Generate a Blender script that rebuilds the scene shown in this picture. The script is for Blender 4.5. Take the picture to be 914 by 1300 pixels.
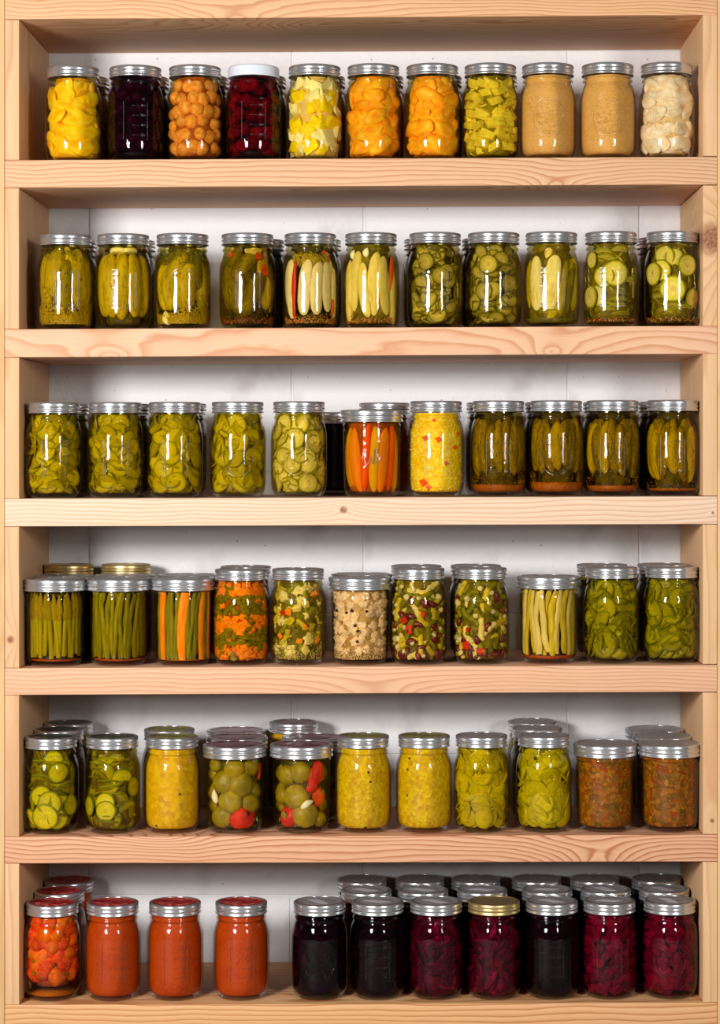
import bpy, bmesh, math, random
from mathutils import Vector, Matrix, Euler, noise as mnoise
PI = math.pi
sc = bpy.context.scene
for o in list(bpy.data.objects): bpy.data.objects.remove(o)
col = sc.collection
# ---------------------------------------------------------------- scale
S = 0.00108                     # metres per photograph pixel in the front plane of the shelves (y = 0)
DC = 3.0                        # camera distance from that plane
DEP = 0.252                     # shelf depth
PX, PY = 515.0, 580.0           # principal point
def X(px): return (px - 457.0) * S
def Z(py): return (1300.0 - py) * S
# ---------------------------------------------------------------- camera
cam = bpy.data.cameras.new('camera'); camo = bpy.data.objects.new('camera', cam); col.objects.link(camo)
camo.location = (X(PX), -DC, Z(PY)); camo.rotation_euler = (PI/2, 0, 0)
cam.sensor_fit = 'HORIZONTAL'; cam.sensor_width = 36.0
cam.lens = 36.0 * DC / (914 * S)
cam.shift_x = (457 - PX) / 914.0; cam.shift_y = -(650 - PY) / 914.0
cam.clip_start = 0.05; cam.clip_end = 50
sc.camera = camo
# ---------------------------------------------------------------- world, lamps, exposure
w = bpy.data.worlds.new('world'); sc.world = w; w.use_nodes = True
w.node_tree.nodes['Background'].inputs[0].default_value = (1.0, 0.97, 0.93, 1)
w.node_tree.nodes['Background'].inputs[1].default_value = 0.045
def area(name, x, y, z, sx, sy, power, colr, tgt):
    l = bpy.data.lights.new(name, 'AREA'); l.shape = 'RECTANGLE'; l.size = sx; l.size_y = sy; l.energy = power; l.color = colr
    o = bpy.data.objects.new(name, l); col.objects.link(o); o.location = (x, y, z)
    d = Vector(tgt) - Vector((x, y, z)); o.rotation_euler = d.to_track_quat('-Z', 'Y').to_euler()
    return o
# each softbox: a bright upper panel and a dimmer lower one, left box stronger
LC = (1.0, 0.995, 0.98)
area('softbox', -1.42, -2.75, 1.21, 0.60, 0.38, 75, LC, (0, 0, 0.74))
area('softbox', -1.42, -2.75, 0.86, 0.60, 0.28, 17, LC, (0, 0, 0.74))
area('softbox', 1.55, -2.75, 1.21, 0.34, 0.38, 24, LC, (0, 0, 0.74))
area('softbox', 1.55, -2.75, 0.86, 0.34, 0.28, 6, LC, (0, 0, 0.74))
sc.view_settings.view_transform = 'Standard'; sc.view_settings.look = 'None'
sc.view_settings.gamma = 1.0; sc.view_settings.use_curve_mapping = False
sc.view_settings.exposure = 0.12
cy = sc.cycles
cy.use_denoising = True
cy.max_bounces = 10; cy.diffuse_bounces = 4; cy.glossy_bounces = 4; cy.transmission_bounces = 4; cy.transparent_max_bounces = 24
cy.caustics_reflective = False; cy.caustics_refractive = False
cy.sample_clamp_indirect = 4.0
# ---------------------------------------------------------------- materials
def lin(c):
    r = []
    for v in c[:3]:
        v = v / 255.0
        r.append(v / 12.92 if v <= 0.04045 else ((v + 0.055) / 1.055) ** 2.4)
    return (r[0], r[1], r[2], 1.0)
MATS = {}
class NT:
    def __init__(s, name):
        s.m = bpy.data.materials.new(name); s.m.use_nodes = True; s.t = s.m.node_tree; s.t.nodes.clear()
        s.out = s.n('ShaderNodeOutputMaterial')
    def n(s, t, **k):
        nd = s.t.nodes.new(t)
        for a, v in k.items(): setattr(nd, a, v)
        return nd
    def l(s, a, b): s.t.links.new(a, b)
    def val(s, sock, v):
        if isinstance(v, bpy.types.NodeSocket): s.l(v, sock)
        else: sock.default_value = v
    def math(s, op, a, b=None, c=None):
        nd = s.n('ShaderNodeMath', operation=op); s.val(nd.inputs[0], a)
        if b is not None: s.val(nd.inputs[1], b)
        if c is not None: s.val(nd.inputs[2], c)
        return nd.outputs[0]
    def mix(s, f, a, b, mode='MIX'):
        nd = s.n('ShaderNodeMix', data_type='RGBA', blend_type=mode)
        s.val(nd.inputs[0], f); s.val(nd.inputs[6], a); s.val(nd.inputs[7], b); return nd.outputs[2]
    def ramp(s, f, stops, interp='LINEAR'):
        nd = s.n('ShaderNodeValToRGB'); s.val(nd.inputs[0], f); e = nd.color_ramp; e.interpolation = interp
        while len(e.elements) < len(stops): e.elements.new(0.5)
        for i, (p, c) in enumerate(stops): e.elements[i].position = p; e.elements[i].color = c
        return nd.outputs[0]
    def noise(s, vec, scale, detail=2.0, rough=0.5, dist=0.0):
        nd = s.n('ShaderNodeTexNoise'); s.l(vec, nd.inputs['Vector']); nd.inputs['Scale'].default_value = scale
        nd.inputs['Detail'].default_value = detail; nd.inputs['Roughness'].default_value = rough; nd.inputs['Distortion'].default_value = dist
        return nd
    def princ(s, colr, rough=0.5, metal=0.0, spec=0.5, bump=None, bstr=0.3, bdist=0.001):
        p = s.n('ShaderNodeBsdfPrincipled'); s.val(p.inputs['Base Color'], colr); s.val(p.inputs['Roughness'], rough)
        s.val(p.inputs['Metallic'], metal); s.val(p.inputs['Specular IOR Level'], spec)
        if bump is not None:
            b = s.n('ShaderNodeBump'); b.inputs['Strength'].default_value = bstr; b.inputs['Distance'].default_value = bdist
            s.l(bump, b.inputs['Height']); s.l(b.outputs[0], p.inputs['Normal'])
        s.l(p.outputs[0], s.out.inputs[0]); return p
    def obj(s):
        return s.n('ShaderNodeTexCoord').outputs['Object']
    def rnd(s):
        return s.n('ShaderNodeObjectInfo').outputs['Random']

def fl(c):
    r, g, b = c[:3]
    if g > 0.72 * r: r, g = min(255, r * 1.09), min(255, g * 1.05)
    else: r = min(255, r * 1.05)
    if g > 0.72 * r and b < 90: b *= 0.8
    return lin((r, g, b))
def food(name, c1, c2, c3=None, scale=2.5, rough=0.42, spots=None, spot_scale=9.0, spot_th=0.66, bump=0.25, vary=0.25, world=False, bscale=None, shine=0.12):
    """soft food: two or three tones by noise, optional spots, some variation from piece to piece"""
    key = ('food', name)
    if key in MATS: return MATS[key]
    t = NT(name); co = t.obj(); rd = t.rnd()
    ad = t.n('ShaderNodeVectorMath', operation='ADD'); t.l(co, ad.inputs[0])
    cmb = t.n('ShaderNodeCombineXYZ'); t.l(t.math('MULTIPLY', rd, 37.0), cmb.inputs[0]); t.l(cmb.outputs[0], ad.inputs[1]); v = ad.outputs[0]
    nz = t.noise(v, scale, 3.0, 0.6)
    st = [(0.32, fl(c1)), (0.66, fl(c2))] if c3 is None else [(0.28, fl(c1)), (0.5, fl(c2)), (0.72, fl(c3))]
    c = t.ramp(nz.outputs[0], st)
    if spots:
        n2 = t.noise(v, spot_scale, 1.0, 0.5)
        f = t.ramp(n2.outputs[0], [(spot_th - 0.03, (0, 0, 0, 1)), (spot_th + 0.03, (1, 1, 1, 1))])
        c = t.mix(f, c, fl(spots))
    hs = t.n('ShaderNodeHueSaturation'); t.l(c, hs.inputs['Color'])
    t.l(t.math('MULTIPLY_ADD', rd, 2 * vary, 1.0 - vary), hs.inputs['Value'])
    bn = t.noise(v, bscale or scale * 4, 2.0)
    t.princ(hs.outputs[0], rough, bump=bn.outputs[0], bstr=bump, bdist=0.0015, spec=shine)
    MATS[key] = t.m; return t.m

def disc_mat(name, rim, edge, mid, seed, vary=0.18):
    """pickle slice: dark peel, pale ring, seedy middle; unit disc in object coordinates, normal along Y"""
    key = ('disc', name)
    if key in MATS: return MATS[key]
    t = NT(name); co = t.obj(); rd = t.rnd()
    sx = t.n('ShaderNodeSeparateXYZ'); t.l(co, sx.inputs[0])
    r2 = t.math('SQRT', t.math('ADD', t.math('POWER', sx.outputs[0], 2.0), t.math('POWER', sx.outputs[2], 2.0)))
    nz = t.noise(co, 2.2, 2.0)
    r = t.math('ADD', r2, t.math('MULTIPLY_ADD', nz.outputs[0], 0.16, -0.08))
    c = t.ramp(r, [(0.0, fl(seed)), (0.38, fl(mid)), (0.62, fl(edge)), (0.80, fl(edge)), (0.92, fl(rim)), (1.0, fl(rim))])
    # seeds around the middle
    an = t.math('ARCTAN2', sx.outputs[2], sx.outputs[0])
    cb = t.n('ShaderNodeCombineXYZ'); t.l(t.math('MULTIPLY', an, 2.2), cb.inputs[0]); t.l(t.math('MULTIPLY', r2, 5.0), cb.inputs[1]); t.l(t.math('MULTIPLY', rd, 30.0), cb.inputs[2])
    vo = t.n('ShaderNodeTexVoronoi'); t.l(cb.outputs[0], vo.inputs['Vector']); vo.inputs['Scale'].default_value = 1.3
    sd = t.math('MULTIPLY', t.math('LESS_THAN', vo.outputs['Distance'], 0.28), t.math('LESS_THAN', r2, 0.6))
    c = t.mix(t.math('MULTIPLY', sd, 0.55), c, fl(seed))
    n3 = t.noise(co, 7.0, 3.0)
    c = t.mix(0.35, c, t.ramp(n3.outputs[0], [(0.3, (0.55, 0.55, 0.45, 1)), (0.7, (1.25, 1.25, 1.2, 1))]), 'MULTIPLY')
    hs = t.n('ShaderNodeHueSaturation'); t.l(c, hs.inputs['Color']); t.l(t.math('MULTIPLY_ADD', rd, 2 * vary, 1.0 - vary), hs.inputs['Value'])
    t.princ(hs.outputs[0], 0.38, bump=n3.outputs[0], bstr=0.35, bdist=0.0012, spec=0.12)
    MATS[key] = t.m; return t.m

def mass_mat(name, cols, scale=300.0, noise_scale=60.0, rough=0.45, bump=0.5, bg=None, bgf=0.5):
    """chopped or pureed filling: cells of several tones in metres (object coordinates of an unscaled mesh)"""
    key = ('mass', name)
    if key in MATS: return MATS[key]
    t = NT(name); co = t.obj(); rd = t.rnd()
    ad = t.n('ShaderNodeVectorMath', operation='ADD'); t.l(co, ad.inputs[0])
    cmb = t.n('ShaderNodeCombineXYZ'); t.l(t.math('MULTIPLY', rd, 3.0), cmb.inputs[2]); t.l(cmb.outputs[0], ad.inputs[1])
    dn = t.noise(ad.outputs[0], scale * 0.7, 2.0)
    mx = t.n('ShaderNodeVectorMath', operation='MULTIPLY_ADD'); t.l(dn.outputs['Color'], mx.inputs[0]); mx.inputs[1].default_value = (1.2 / scale,) * 3; t.l(ad.outputs[0], mx.inputs[2])
    vo = t.n('ShaderNodeTexVoronoi'); t.l(mx.outputs[0], vo.inputs['Vector']); vo.inputs['Scale'].default_value = scale
    sp = t.n('ShaderNodeSeparateColor'); t.l(vo.outputs['Color'], sp.inputs[0])
    k = len(cols); c = t.ramp(sp.outputs[0], [((i + 0.0) / k, fl(cc)) for i, cc in enumerate(cols)], 'CONSTANT')
    sh = t.ramp(vo.outputs['Distance'], [(0.0, (1.1, 1.1, 1.1, 1)), (0.8, (0.7, 0.68, 0.6, 1))])  # shade in the creases between bits, put into the colour
    c = t.mix(0.4, c, sh, 'MULTIPLY')
    nz = t.noise(ad.outputs[0], noise_scale, 3.0)
    if bg: c = t.mix(t.math('MULTIPLY', t.ramp(nz.outputs[0], [(0.35, (0, 0, 0, 1)), (0.65, (1, 1, 1, 1))]), bgf), c, fl(bg))
    t.princ(c, rough, bump=vo.outputs['Distance'], bstr=bump, bdist=0.001, spec=0.12)
    MATS[key] = t.m; return t.m

def plain(name, c, rough=0.5, metal=0.0, spec=0.5, bump_scale=None, bstr=0.2):
    key = ('plain', name)
    if key in MATS: return MATS[key]
    t = NT(name); bn = None
    if bump_scale: bn = t.noise(t.obj(), bump_scale, 2.0).outputs[0]
    t.princ(lin(c), rough, metal, spec, bump=bn, bstr=bstr, bdist=0.0004)
    MATS[key] = t.m; return t.m

def glass_mat(name='clear_glass', ior=1.42, k=1.1, mx_=0.55, rg=0.035):
    t = NT(name)
    tr = t.n('ShaderNodeBsdfTransparent'); tr.inputs[0].default_value = (0.985, 0.983, 0.978, 1)
    gl = t.n('ShaderNodeBsdfGlossy'); gl.inputs['Roughness'].default_value = rg
    nz = t.noise(t.obj(), 75.0, 1.5, 0.5)
    b = t.n('ShaderNodeBump'); b.inputs['Strength'].default_value = 0.35; b.inputs['Distance'].default_value = 0.0012
    t.l(nz.outputs[0], b.inputs['Height']); t.l(b.outputs[0], gl.inputs['Normal'])
    fr = t.n('ShaderNodeFresnel'); fr.inputs[0].default_value = ior
    f = t.math('MINIMUM', t.math('MULTIPLY', fr.outputs[0], k), mx_)
    mx = t.n('ShaderNodeMixShader'); t.l(f, mx.inputs[0]); t.l(tr.outputs[0], mx.inputs[1]); t.l(gl.outputs[0], mx.inputs[2])
    t.l(mx.outputs[0], t.out.inputs[0]); return t.m
def clear_mat(name, c):
    key = ('clear', name)
    if key in MATS: return MATS[key]
    t = NT(name); tr = t.n('ShaderNodeBsdfTransparent'); tr.inputs[0].default_value = (c[0], c[1], c[2], 1)
    t.l(tr.outputs[0], t.out.inputs[0]); MATS[key] = t.m; return t.m
GLASS = glass_mat(); MARKG = glass_mat('embossed_glass', 1.75, 1.3, 0.5, 0.27); GLASS_IN = clear_mat('glass_inner_face', (0.985, 0.983, 0.978))

def metal_mat(name, c, rough=0.24, metal=0.86):
    t = NT(name); co = t.obj(); nz = t.noise(co, 160.0, 3.0)
    rr = t.math('MULTIPLY_ADD', nz.outputs[0], 0.14, rough - 0.07)
    t.princ(lin(c), rr, metal, bump=t.noise(co, 60.0, 2.0).outputs[0], bstr=0.12, bdist=0.001); return t.m
SILVER = metal_mat('tinned_steel', (228, 228, 230), 0.24); GOLD = metal_mat('gold_lacquered_steel', (224, 196, 132), 0.34)
LIDTOP = metal_mat('lid_steel', (206, 206, 208), 0.46, 0.7); GOLDTOP = metal_mat('gold_lid_steel', (214, 192, 140), 0.42)
WHITE = plain('white_enamel', (226, 230, 238), 0.3); LIDPATCH = plain('white_lid_patch', (214, 206, 214), 0.6)
def printed(name, c1, c2, c3):
    t = NT(name); nz = t.noise(t.obj(), 55.0, 2.0, 0.5, 1.2)
    t.princ(t.ramp(nz.outputs[0], [(0.38, lin(c1)), (0.5, lin(c2)), (0.62, lin(c3))]), 0.28, 0.0, 0.6); return t.m
REDTOP = printed('red_printed_lid', (150, 10, 24), (196, 44, 50), (214, 130, 120))
ROSETOP = printed('rose_printed_lid', (92, 50, 54), (126, 72, 76), (150, 118, 118))
LIMETOP = printed('yellow_green_printed_lid', (96, 98, 40), (150, 146, 60), (190, 182, 104))
DARKTOP = printed('green_printed_lid', (34, 42, 36), (62, 74, 60), (120, 128, 112))

def wood_mat(name, light, mid, dark, knots=(), axis='X', freq=165.0, cx=0.0, cz=-0.06, wob=0.016, contrast=1.0):
    t = NT(name); co = t.obj()
    sp = t.n('ShaderNodeSeparateXYZ'); t.l(co, sp.inputs[0])
    a, b, c = (sp.outputs[0], sp.outputs[1], sp.outputs[2]) if axis == 'X' else (sp.outputs[2], sp.outputs[1], sp.outputs[0])
    cb = t.n('ShaderNodeCombineXYZ'); t.l(t.math('MULTIPLY', a, 0.30), cb.inputs[0]); t.l(b, cb.inputs[1]); t.l(c, cb.inputs[2])
    n1 = t.noise(cb.outputs[0], 9.0, 2.0, 0.5); n2 = t.noise(cb.outputs[0], 55.0, 2.0, 0.5)
    yy = t.math('SUBTRACT', b, cx); zz = t.math('SUBTRACT', c, cz)
    r = t.math('SQRT', t.math('ADD', t.math('MULTIPLY', yy, yy), t.math('MULTIPLY', zz, zz)))
    r = t.math('ADD', r, t.math('MULTIPLY', t.math('SUBTRACT', n1.outputs[0], 0.5), wob * 4.5))
    r = t.math('ADD', r, t.math('MULTIPLY', t.math('SUBTRACT', n2.outputs[0], 0.5), wob * 0.35))
    core = None
    for kk in knots:
        ka, kc, kr = kk[:3]
        da = t.math('MULTIPLY', t.math('SUBTRACT', a, ka), 0.45); dc = t.math('SUBTRACT', c, kc)
        d = t.math('SQRT', t.math('ADD', t.math('MULTIPLY', da, da), t.math('MULTIPLY', dc, dc)))
        g = t.math('EXPONENT', t.math('MULTIPLY', d, -1.0 / kr))
        r = t.math('ADD', r, t.math('MULTIPLY', g, kr * 2.2))
        if len(kk) > 3: continue
        d2 = t.math('SQRT', t.math('ADD', t.math('POWER', t.math('SUBTRACT', a, ka), 2.0), t.math('MULTIPLY', dc, dc)))
        k = t.ramp(t.math('DIVIDE', d2, kr), [(0.35, (1, 1, 1, 1)), (0.8, (0, 0, 0, 1))])
        core = k if core is None else t.math('MAXIMUM', core, k)
    ph = t.math('FRACT', t.math('MULTIPLY', r, freq))
    ring = t.ramp(ph, [(0.0, (0, 0, 0, 1)), (0.55, (0.25 * contrast,) * 3 + (1,)), (0.86, (contrast,) * 3 + (1,)), (1.0, (0, 0, 0, 1))])
    cc = t.mix(ring, lin(light), lin(dark))
    # slow tone change and fine fibres
    n3 = t.noise(cb.outputs[0], 4.0, 2.0)
    cc = t.mix(t.ramp(n3.outputs[0], [(0.35, (0, 0, 0, 1)), (0.7, (0.6, 0.6, 0.6, 1))]), cc, lin(mid))
    fb = t.n('ShaderNodeCombineXYZ'); t.l(t.math('MULTIPLY', a, 0.03), fb.inputs[0]); t.l(b, fb.inputs[1]); t.l(c, fb.inputs[2])
    n4 = t.noise(fb.outputs[0], 900.0, 2.0, 0.6)
    cc = t.mix(0.22, cc, t.ramp(n4.outputs[0], [(0.3, (0.72, 0.68, 0.62, 1)), (0.7, (1.12, 1.12, 1.12, 1))]), 'MULTIPLY')
    if core is not None:
        kn = t.noise(co, 260.0, 3.0); kc_ = t.ramp(kn.outputs[0], [(0.35, lin((92, 52, 34))), (0.65, lin((176, 108, 72)))])
        cc = t.mix(t.math('MULTIPLY', core, 0.85), cc, kc_)
    # tiny pitch specks
    n5 = t.noise(co, 210.0, 1.0)
    cc = t.mix(t.ramp(n5.outputs[0], [(0.79, (0, 0, 0, 1)), (0.83, (0.5, 0.5, 0.5, 1))]), cc, lin((120, 70, 45)))
    t.princ(cc, 0.6, bump=n4.outputs[0], bstr=0.12, bdist=0.0004, spec=0.3)
    return t.m

# ---------------------------------------------------------------- object helpers
def tag(o, label=None, cat=None, group=None, kind=None):
    if label: o['label'] = label
    if cat: o['category'] = cat
    if group: o['group'] = group
    if kind: o['kind'] = kind
    return o
def link(name, mesh, parent=None, loc=(0, 0, 0), rot=None, scale=None):
    o = bpy.data.objects.new(name, mesh); col.objects.link(o); o.location = loc
    if rot is not None: o.rotation_euler = rot
    if scale is not None: o.scale = scale
    if parent is not None: o.parent = parent
    return o
def mesh_of(bm, name, mats, smooth=True):
    me = bpy.data.meshes.new(name); bmesh.ops.recalc_face_normals(bm, faces=bm.faces); bm.to_mesh(me); bm.free()
    for m in mats: me.materials.append(m)
    if smooth:
        for p in me.polygons: p.use_smooth = True
    return me
def revolve(prof, seg=48, close=True, rfun=None, matf=None):
    bm = bmesh.new(); rings = []
    for i, (r, z) in enumerate(prof):
        if r < 1e-6: rings.append([bm.verts.new((0, 0, z))]); continue
        rings.append([bm.verts.new(((rfun(i, j, r) if rfun else r) * math.sin(2*PI*j/seg), -(rfun(i, j, r) if rfun else r) * math.cos(2*PI*j/seg), z)) for j in range(seg)])
    for i in range(len(rings) - 1):
        A, B = rings[i], rings[i+1]
        for j in range(seg):
            k = (j + 1) % seg
            if len(A) == 1 and len(B) == 1: continue
            if len(A) == 1: f = bm.faces.new((A[0], B[j], B[k]))
            elif len(B) == 1: f = bm.faces.new((A[j], A[k], B[0]))
            else: f = bm.faces.new((A[j], A[k], B[k], B[j]))
            if matf: f.material_index = matf(i)
    return bm
def box_bm(x0, x1, y0, y1, z0, z1, bevel=0.0, dz_right=0.0):
    bm = bmesh.new()
    vs = [bm.verts.new((x, y, z + (dz_right if x == x1 else 0))) for x in (x0, x1) for y in (y0, y1) for z in (z0, z1)]
    for f in ((0,1,3,2), (4,6,7,5), (0,4,5,1), (2,3,7,6), (0,2,6,4), (1,5,7,3)): bm.faces.new([vs[i] for i in f])
    if bevel: bmesh.ops.bevel(bm, geom=list(bm.edges), offset=bevel, segments=2, affect='EDGES', profile=0.6)
    return bm
#==STRUCTURE==
# ---------------------------------------------------------------- back wall of painted concrete blocks
def wall_material():
    t = NT('painted_block'); co = t.obj()
    n1 = t.noise(co, 45.0, 4.0, 0.65); n2 = t.noise(co, 3.0, 2.0)
    c = t.mix(n2.outputs[0], lin((226, 222, 222)), lin((238, 236, 236)))
    n3 = t.noise(co, 95.0, 1.0)
    c = t.mix(t.ramp(n3.outputs[0], [(0.75, (0, 0, 0, 1)), (0.79, (0.75, 0.75, 0.75, 1))]), c, lin((88, 80, 78)))
    n6 = t.noise(co, 12.0, 3.0)
    c = t.mix(t.ramp(n6.outputs[0], [(0.58, (0, 0, 0, 1)), (0.75, (0.4, 0.4, 0.4, 1))]), c, lin((170, 160, 156)))
    b = t.n('ShaderNodeBump'); t.princ(c, 0.7, bump=n1.outputs[0], bstr=0.9, bdist=0.0025, spec=0.25); return t.m
WALLM = wall_material(); MORTAR = plain('painted_mortar', (226, 223, 223), 0.8, bump_scale=80.0)
YB = DEP + 0.004
wall = tag(link('wall_back', mesh_of(box_bm(-1.5, 1.5, YB + 0.0016, YB + 0.12, -0.13, 1.75), 'wall_back', [MORTAR], False)), kind='structure')
RB = DC / (DC + YB)
def XB(px): return X(PX) + (px - PX) * S / RB
def ZB(py): return Z(PY) - (py - PY) * S / RB
joints_z = [ZB(y) for y in (1316, 1137, 958, 779, 600, 421, 242, 63, -116)]
joint_off = [19, 112, 371, 112, 371, 112, 371, 112]
pitch = 350.0
for i in range(8):
    z0, z1 = joints_z[i] + 0.0012, joints_z[i+1] - 0.0012
    k0 = joint_off[i] - 3 * pitch
    for k in range(8):
        x0, x1 = XB(k0 + k * pitch) + 0.0012, XB(k0 + (k + 1) * pitch) - 0.0012
        if x1 < -1.1 or x0 > 1.3: continue
        cx, cz = (x0 + x1) / 2, (z0 + z1) / 2
        link('concrete_block', mesh_of(box_bm(x0-cx, x1-cx, 0, 0.05, z0-cz, z1-cz, 0.0016), 'concrete_block', [WALLM]), wall, (cx, YB, cz))
fm = NT('floor_concrete'); fm.princ(fm.ramp(fm.noise(fm.obj(), 6.0, 4.0).outputs[0], [(0.3, lin((120, 114, 108))), (0.7, lin((150, 144, 138)))]), 0.7)
tag(link('floor', mesh_of(box_bm(-2.2, 2.2, -3.6, YB + 0.12, -0.16, -0.13), 'floor', [fm.m], False)), kind='structure')
# ---------------------------------------------------------------- shelving unit
TOPS = [(-12, -17), (203.2, 198.3), (418, 414), (633.2, 629.8), (848.4, 843.6), (1062.5, 1059.5), (1276, 1273)]
BOTS = [(24.6, 18.6), (238.4, 234.8), (453.6, 448.6), (668.4, 665.6), (882.4, 878.9), (1096.4, 1094), (1311, 1308)]
XL, XR = 6.0, 910.5
unit = tag(link('storage_shelf', None, loc=(X(457), DEP/2, -0.13)), 'tall pine storage shelf unit with six bays against the white block wall', 'shelf')
unit.empty_display_size = 0.05
UL = Vector(unit.location)
WC = [((232,184,136), (236,186,142), (188,118,70)), ((232,188,148), (228,178,136), (190,126,84)), ((238,192,156), (232,178,138), (202,136,94)),
      ((242,212,184), (238,202,170), (212,162,124)), ((236,188,152), (230,178,138), (196,132,92)), ((232,180,142), (226,168,128), (176,104,66)), ((236,184,132), (224,166,110), (186,116,66))]
KN = [((X(300), -0.03, 0.02, 1),), ((X(705), -0.02, 0.016, 1),), ((X(700), -0.012, 0.02, 1), (X(140), -0.02, 0.02, 1)), ((X(436), 0.004, 0.008), (X(905), 0.0, 0.003)), ((X(480), -0.03, 0.02, 1),), ((X(760), -0.022, 0.026, 1), (X(200), 0.03, 0.02, 1)), ()]
for i in range(7):
    zl, zr = Z(TOPS[i][0]), Z(TOPS[i][1]); bl, br = Z(BOTS[i][0]), Z(BOTS[i][1])
    cz = (zl + bl) / 2; th = zl - bl
    bm = box_bm(X(XL), X(XR), 0.0, DEP, -th/2, th/2, 0.0, (zr + br)/2 - cz)
    bmesh.ops.bevel(bm, geom=list(bm.edges), offset=0.0011, segments=2, affect='EDGES', profile=0.6)
    m = wood_mat('pine_board', *WC[i], knots=KN[i], freq=(210, 190, 110, 170, 190, 190, 130)[i], cx=(0.03, 0.02, 0.05, 0.03, 0.02, 0.03, 0.03)[i], cz=(-0.12, -0.10, -0.04, 0.09, -0.12, -0.09, 0.10)[i], wob=(0.012, 0.010, 0.016, 0.009, 0.008, 0.012, 0.009)[i], contrast=(1, 1, .9, .9, .8, 1.15, 1)[i])
    link('shelf_board', mesh_of(bm, 'shelf_board', [m]), unit, Vector((0, 0, cz)) - UL)
for side in (0, 1):
    for i in range(6):
        zt = Z(BOTS[i][side]) - 0.0004; zb = Z(TOPS[i+1][side]) + 0.0004
        x0, x1 = (X(XL), X(24.2)) if side == 0 else (X(892.3), X(XR))
        cx, cz = (x0 + x1)/2, (zt + zb)/2
        kn = ()
        if side == 1 and i == 1: kn = ((Z(303) - cz, 0.004, 0.034),)
        if side == 0 and i == 3: kn = ((Z(812) - cz, -0.002, 0.008),)
        if side == 1 and i == 4: kn = ((Z(1042) - cz, 0.003, 0.005),)
        m = wood_mat('pine_spacer', (230, 188, 142), (226, 178, 132), (200, 142, 96), knots=kn, axis='Z', freq=(140, 95, 150)[i % 3], cx=0.08 + 0.02 * i, cz=(0.05 if i % 2 else -0.05), wob=0.009, contrast=0.7)
        link('spacer_board', mesh_of(box_bm(x0-cx, x1-cx, 0.0008, DEP - 0.001, zb-cz, zt-cz, 0.0009), 'spacer_board', [m]), unit, Vector((cx, 0, cz)) - UL)
    x0, x1 = (X(XL) - 0.038, X(XL) - 0.0004) if side == 0 else (X(XR) + 0.0004, X(XR) + 0.038)
    m = wood_mat('pine_upright', (230, 190, 138), (224, 180, 126), (202, 150, 98), axis='Z', freq=120, cx=0.1, cz=0.03, wob=0.008, contrast=0.6)
    cx = (x0 + x1)/2
    link('upright', mesh_of(box_bm(x0-cx, x1-cx, 0.0, DEP, -0.13, Z(-70), 0.001), 'upright', [m]), unit, Vector((cx, 0, 0)) - UL)
#==JARS==
# ================================================================ jar shapes
H_REG, H_WIDE = 0.132, 0.120
OUT_REG = [(0.0, 0.0035), (0.024, 0.0025), (0.0285, 0.0), (0.0318, 0.0012), (0.0352, 0.0050), (0.0376, 0.0110), (0.0388, 0.0190), (0.0392, 0.0300), (0.0392, 0.0760),
           (0.0390, 0.0840), (0.0383, 0.0910), (0.0369, 0.0980), (0.0350, 0.1035), (0.0338, 0.1060), (0.0337, 0.1078), (0.0347, 0.1088), (0.0350, 0.1102), (0.0346, 0.1116), (0.0336, 0.1126), (0.0334, 0.1150), (0.0334, 0.1290)]
OUT_WIDE = [(0.0, 0.0035), (0.027, 0.0025), (0.0310, 0.0), (0.0342, 0.0012), (0.0372, 0.0050), (0.0386, 0.0105), (0.0390, 0.0180), (0.0396, 0.0450), (0.0402, 0.0800),
            (0.0404, 0.0900), (0.0400, 0.0940), (0.0398, 0.0960), (0.0408, 0.0972), (0.0411, 0.0985), (0.0407, 0.1000), (0.0399, 0.1010), (0.0399, 0.1030), (0.0399, 0.1170)]
TW = 0.0013
def interp(prof, z):
    ps = [p for p in prof[2:]]
    if z <= ps[0][1]: return ps[0][0]
    for (r0, z0), (r1, z1) in zip(ps, ps[1:]):
        if z <= z1: return r0 + (r1 - r0) * (z - z0) / max(z1 - z0, 1e-9)
    return ps[-1][0]
def inner_prof(prof, top, off=TW, base=0.0055):
    r = []
    for (rr, z) in prof[2:]:
        if z >= base and z < top - 1e-4: r.append((rr - off, z))
    rb = interp(prof, base) - off
    out = [(0.0, base), (rb * 0.80, base), (rb * 0.95, base + 0.0008)] + [p for p in r if p[1] > base + 0.0012]
    out.append((interp(prof, top) - off, top))
    return out
def glass_mesh(prof, name):
    top = prof[-1][1]; inn = inner_prof(prof, top)
    full = prof + list(reversed(inn)); n = len(prof)
    return mesh_of(revolve(full, 48, matf=lambda i: 0 if i < n else 1), name, [GLASS, GLASS_IN])
def band_mesh(R, H, mat, h0=0.0150, name='screw_band'):
    z = lambda k: H - h0 + k * h0 / 0.0150
    pr = [(R-0.0012, z(0)), (R+0.0004, z(0.0001)), (R+0.0007, z(0.0009)), (R+0.0004, z(0.0018)), (R-0.0002, z(0.0030)), (R-0.0005, z(0.0042)), (R-0.0001, z(0.0052)), (R+0.0006, z(0.0062)), (R+0.0005, z(0.0073)),
          (R-0.0003, z(0.0084)), (R-0.0006, z(0.0092)), (R-0.0001, z(0.0098)), (R, z(0.0104)), (R, z(0.0138)), (R-0.0007, z(0.0147)), (R-0.0018, z(0.0150)), (R-0.0042, z(0.0150)), (R-0.0045, z(0.0146)), (R-0.0045, z(0.0136)), (R-0.0030, z(0.0134)), (R-0.0018, z(0.0126)), (R-0.0018, z(0.0002))]
    return mesh_of(revolve(pr, 192, rfun=lambda i, j, r: r + (0.00034 if j % 2 else -0.00034) if i in (12, 13) else r), name, [mat])
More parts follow.
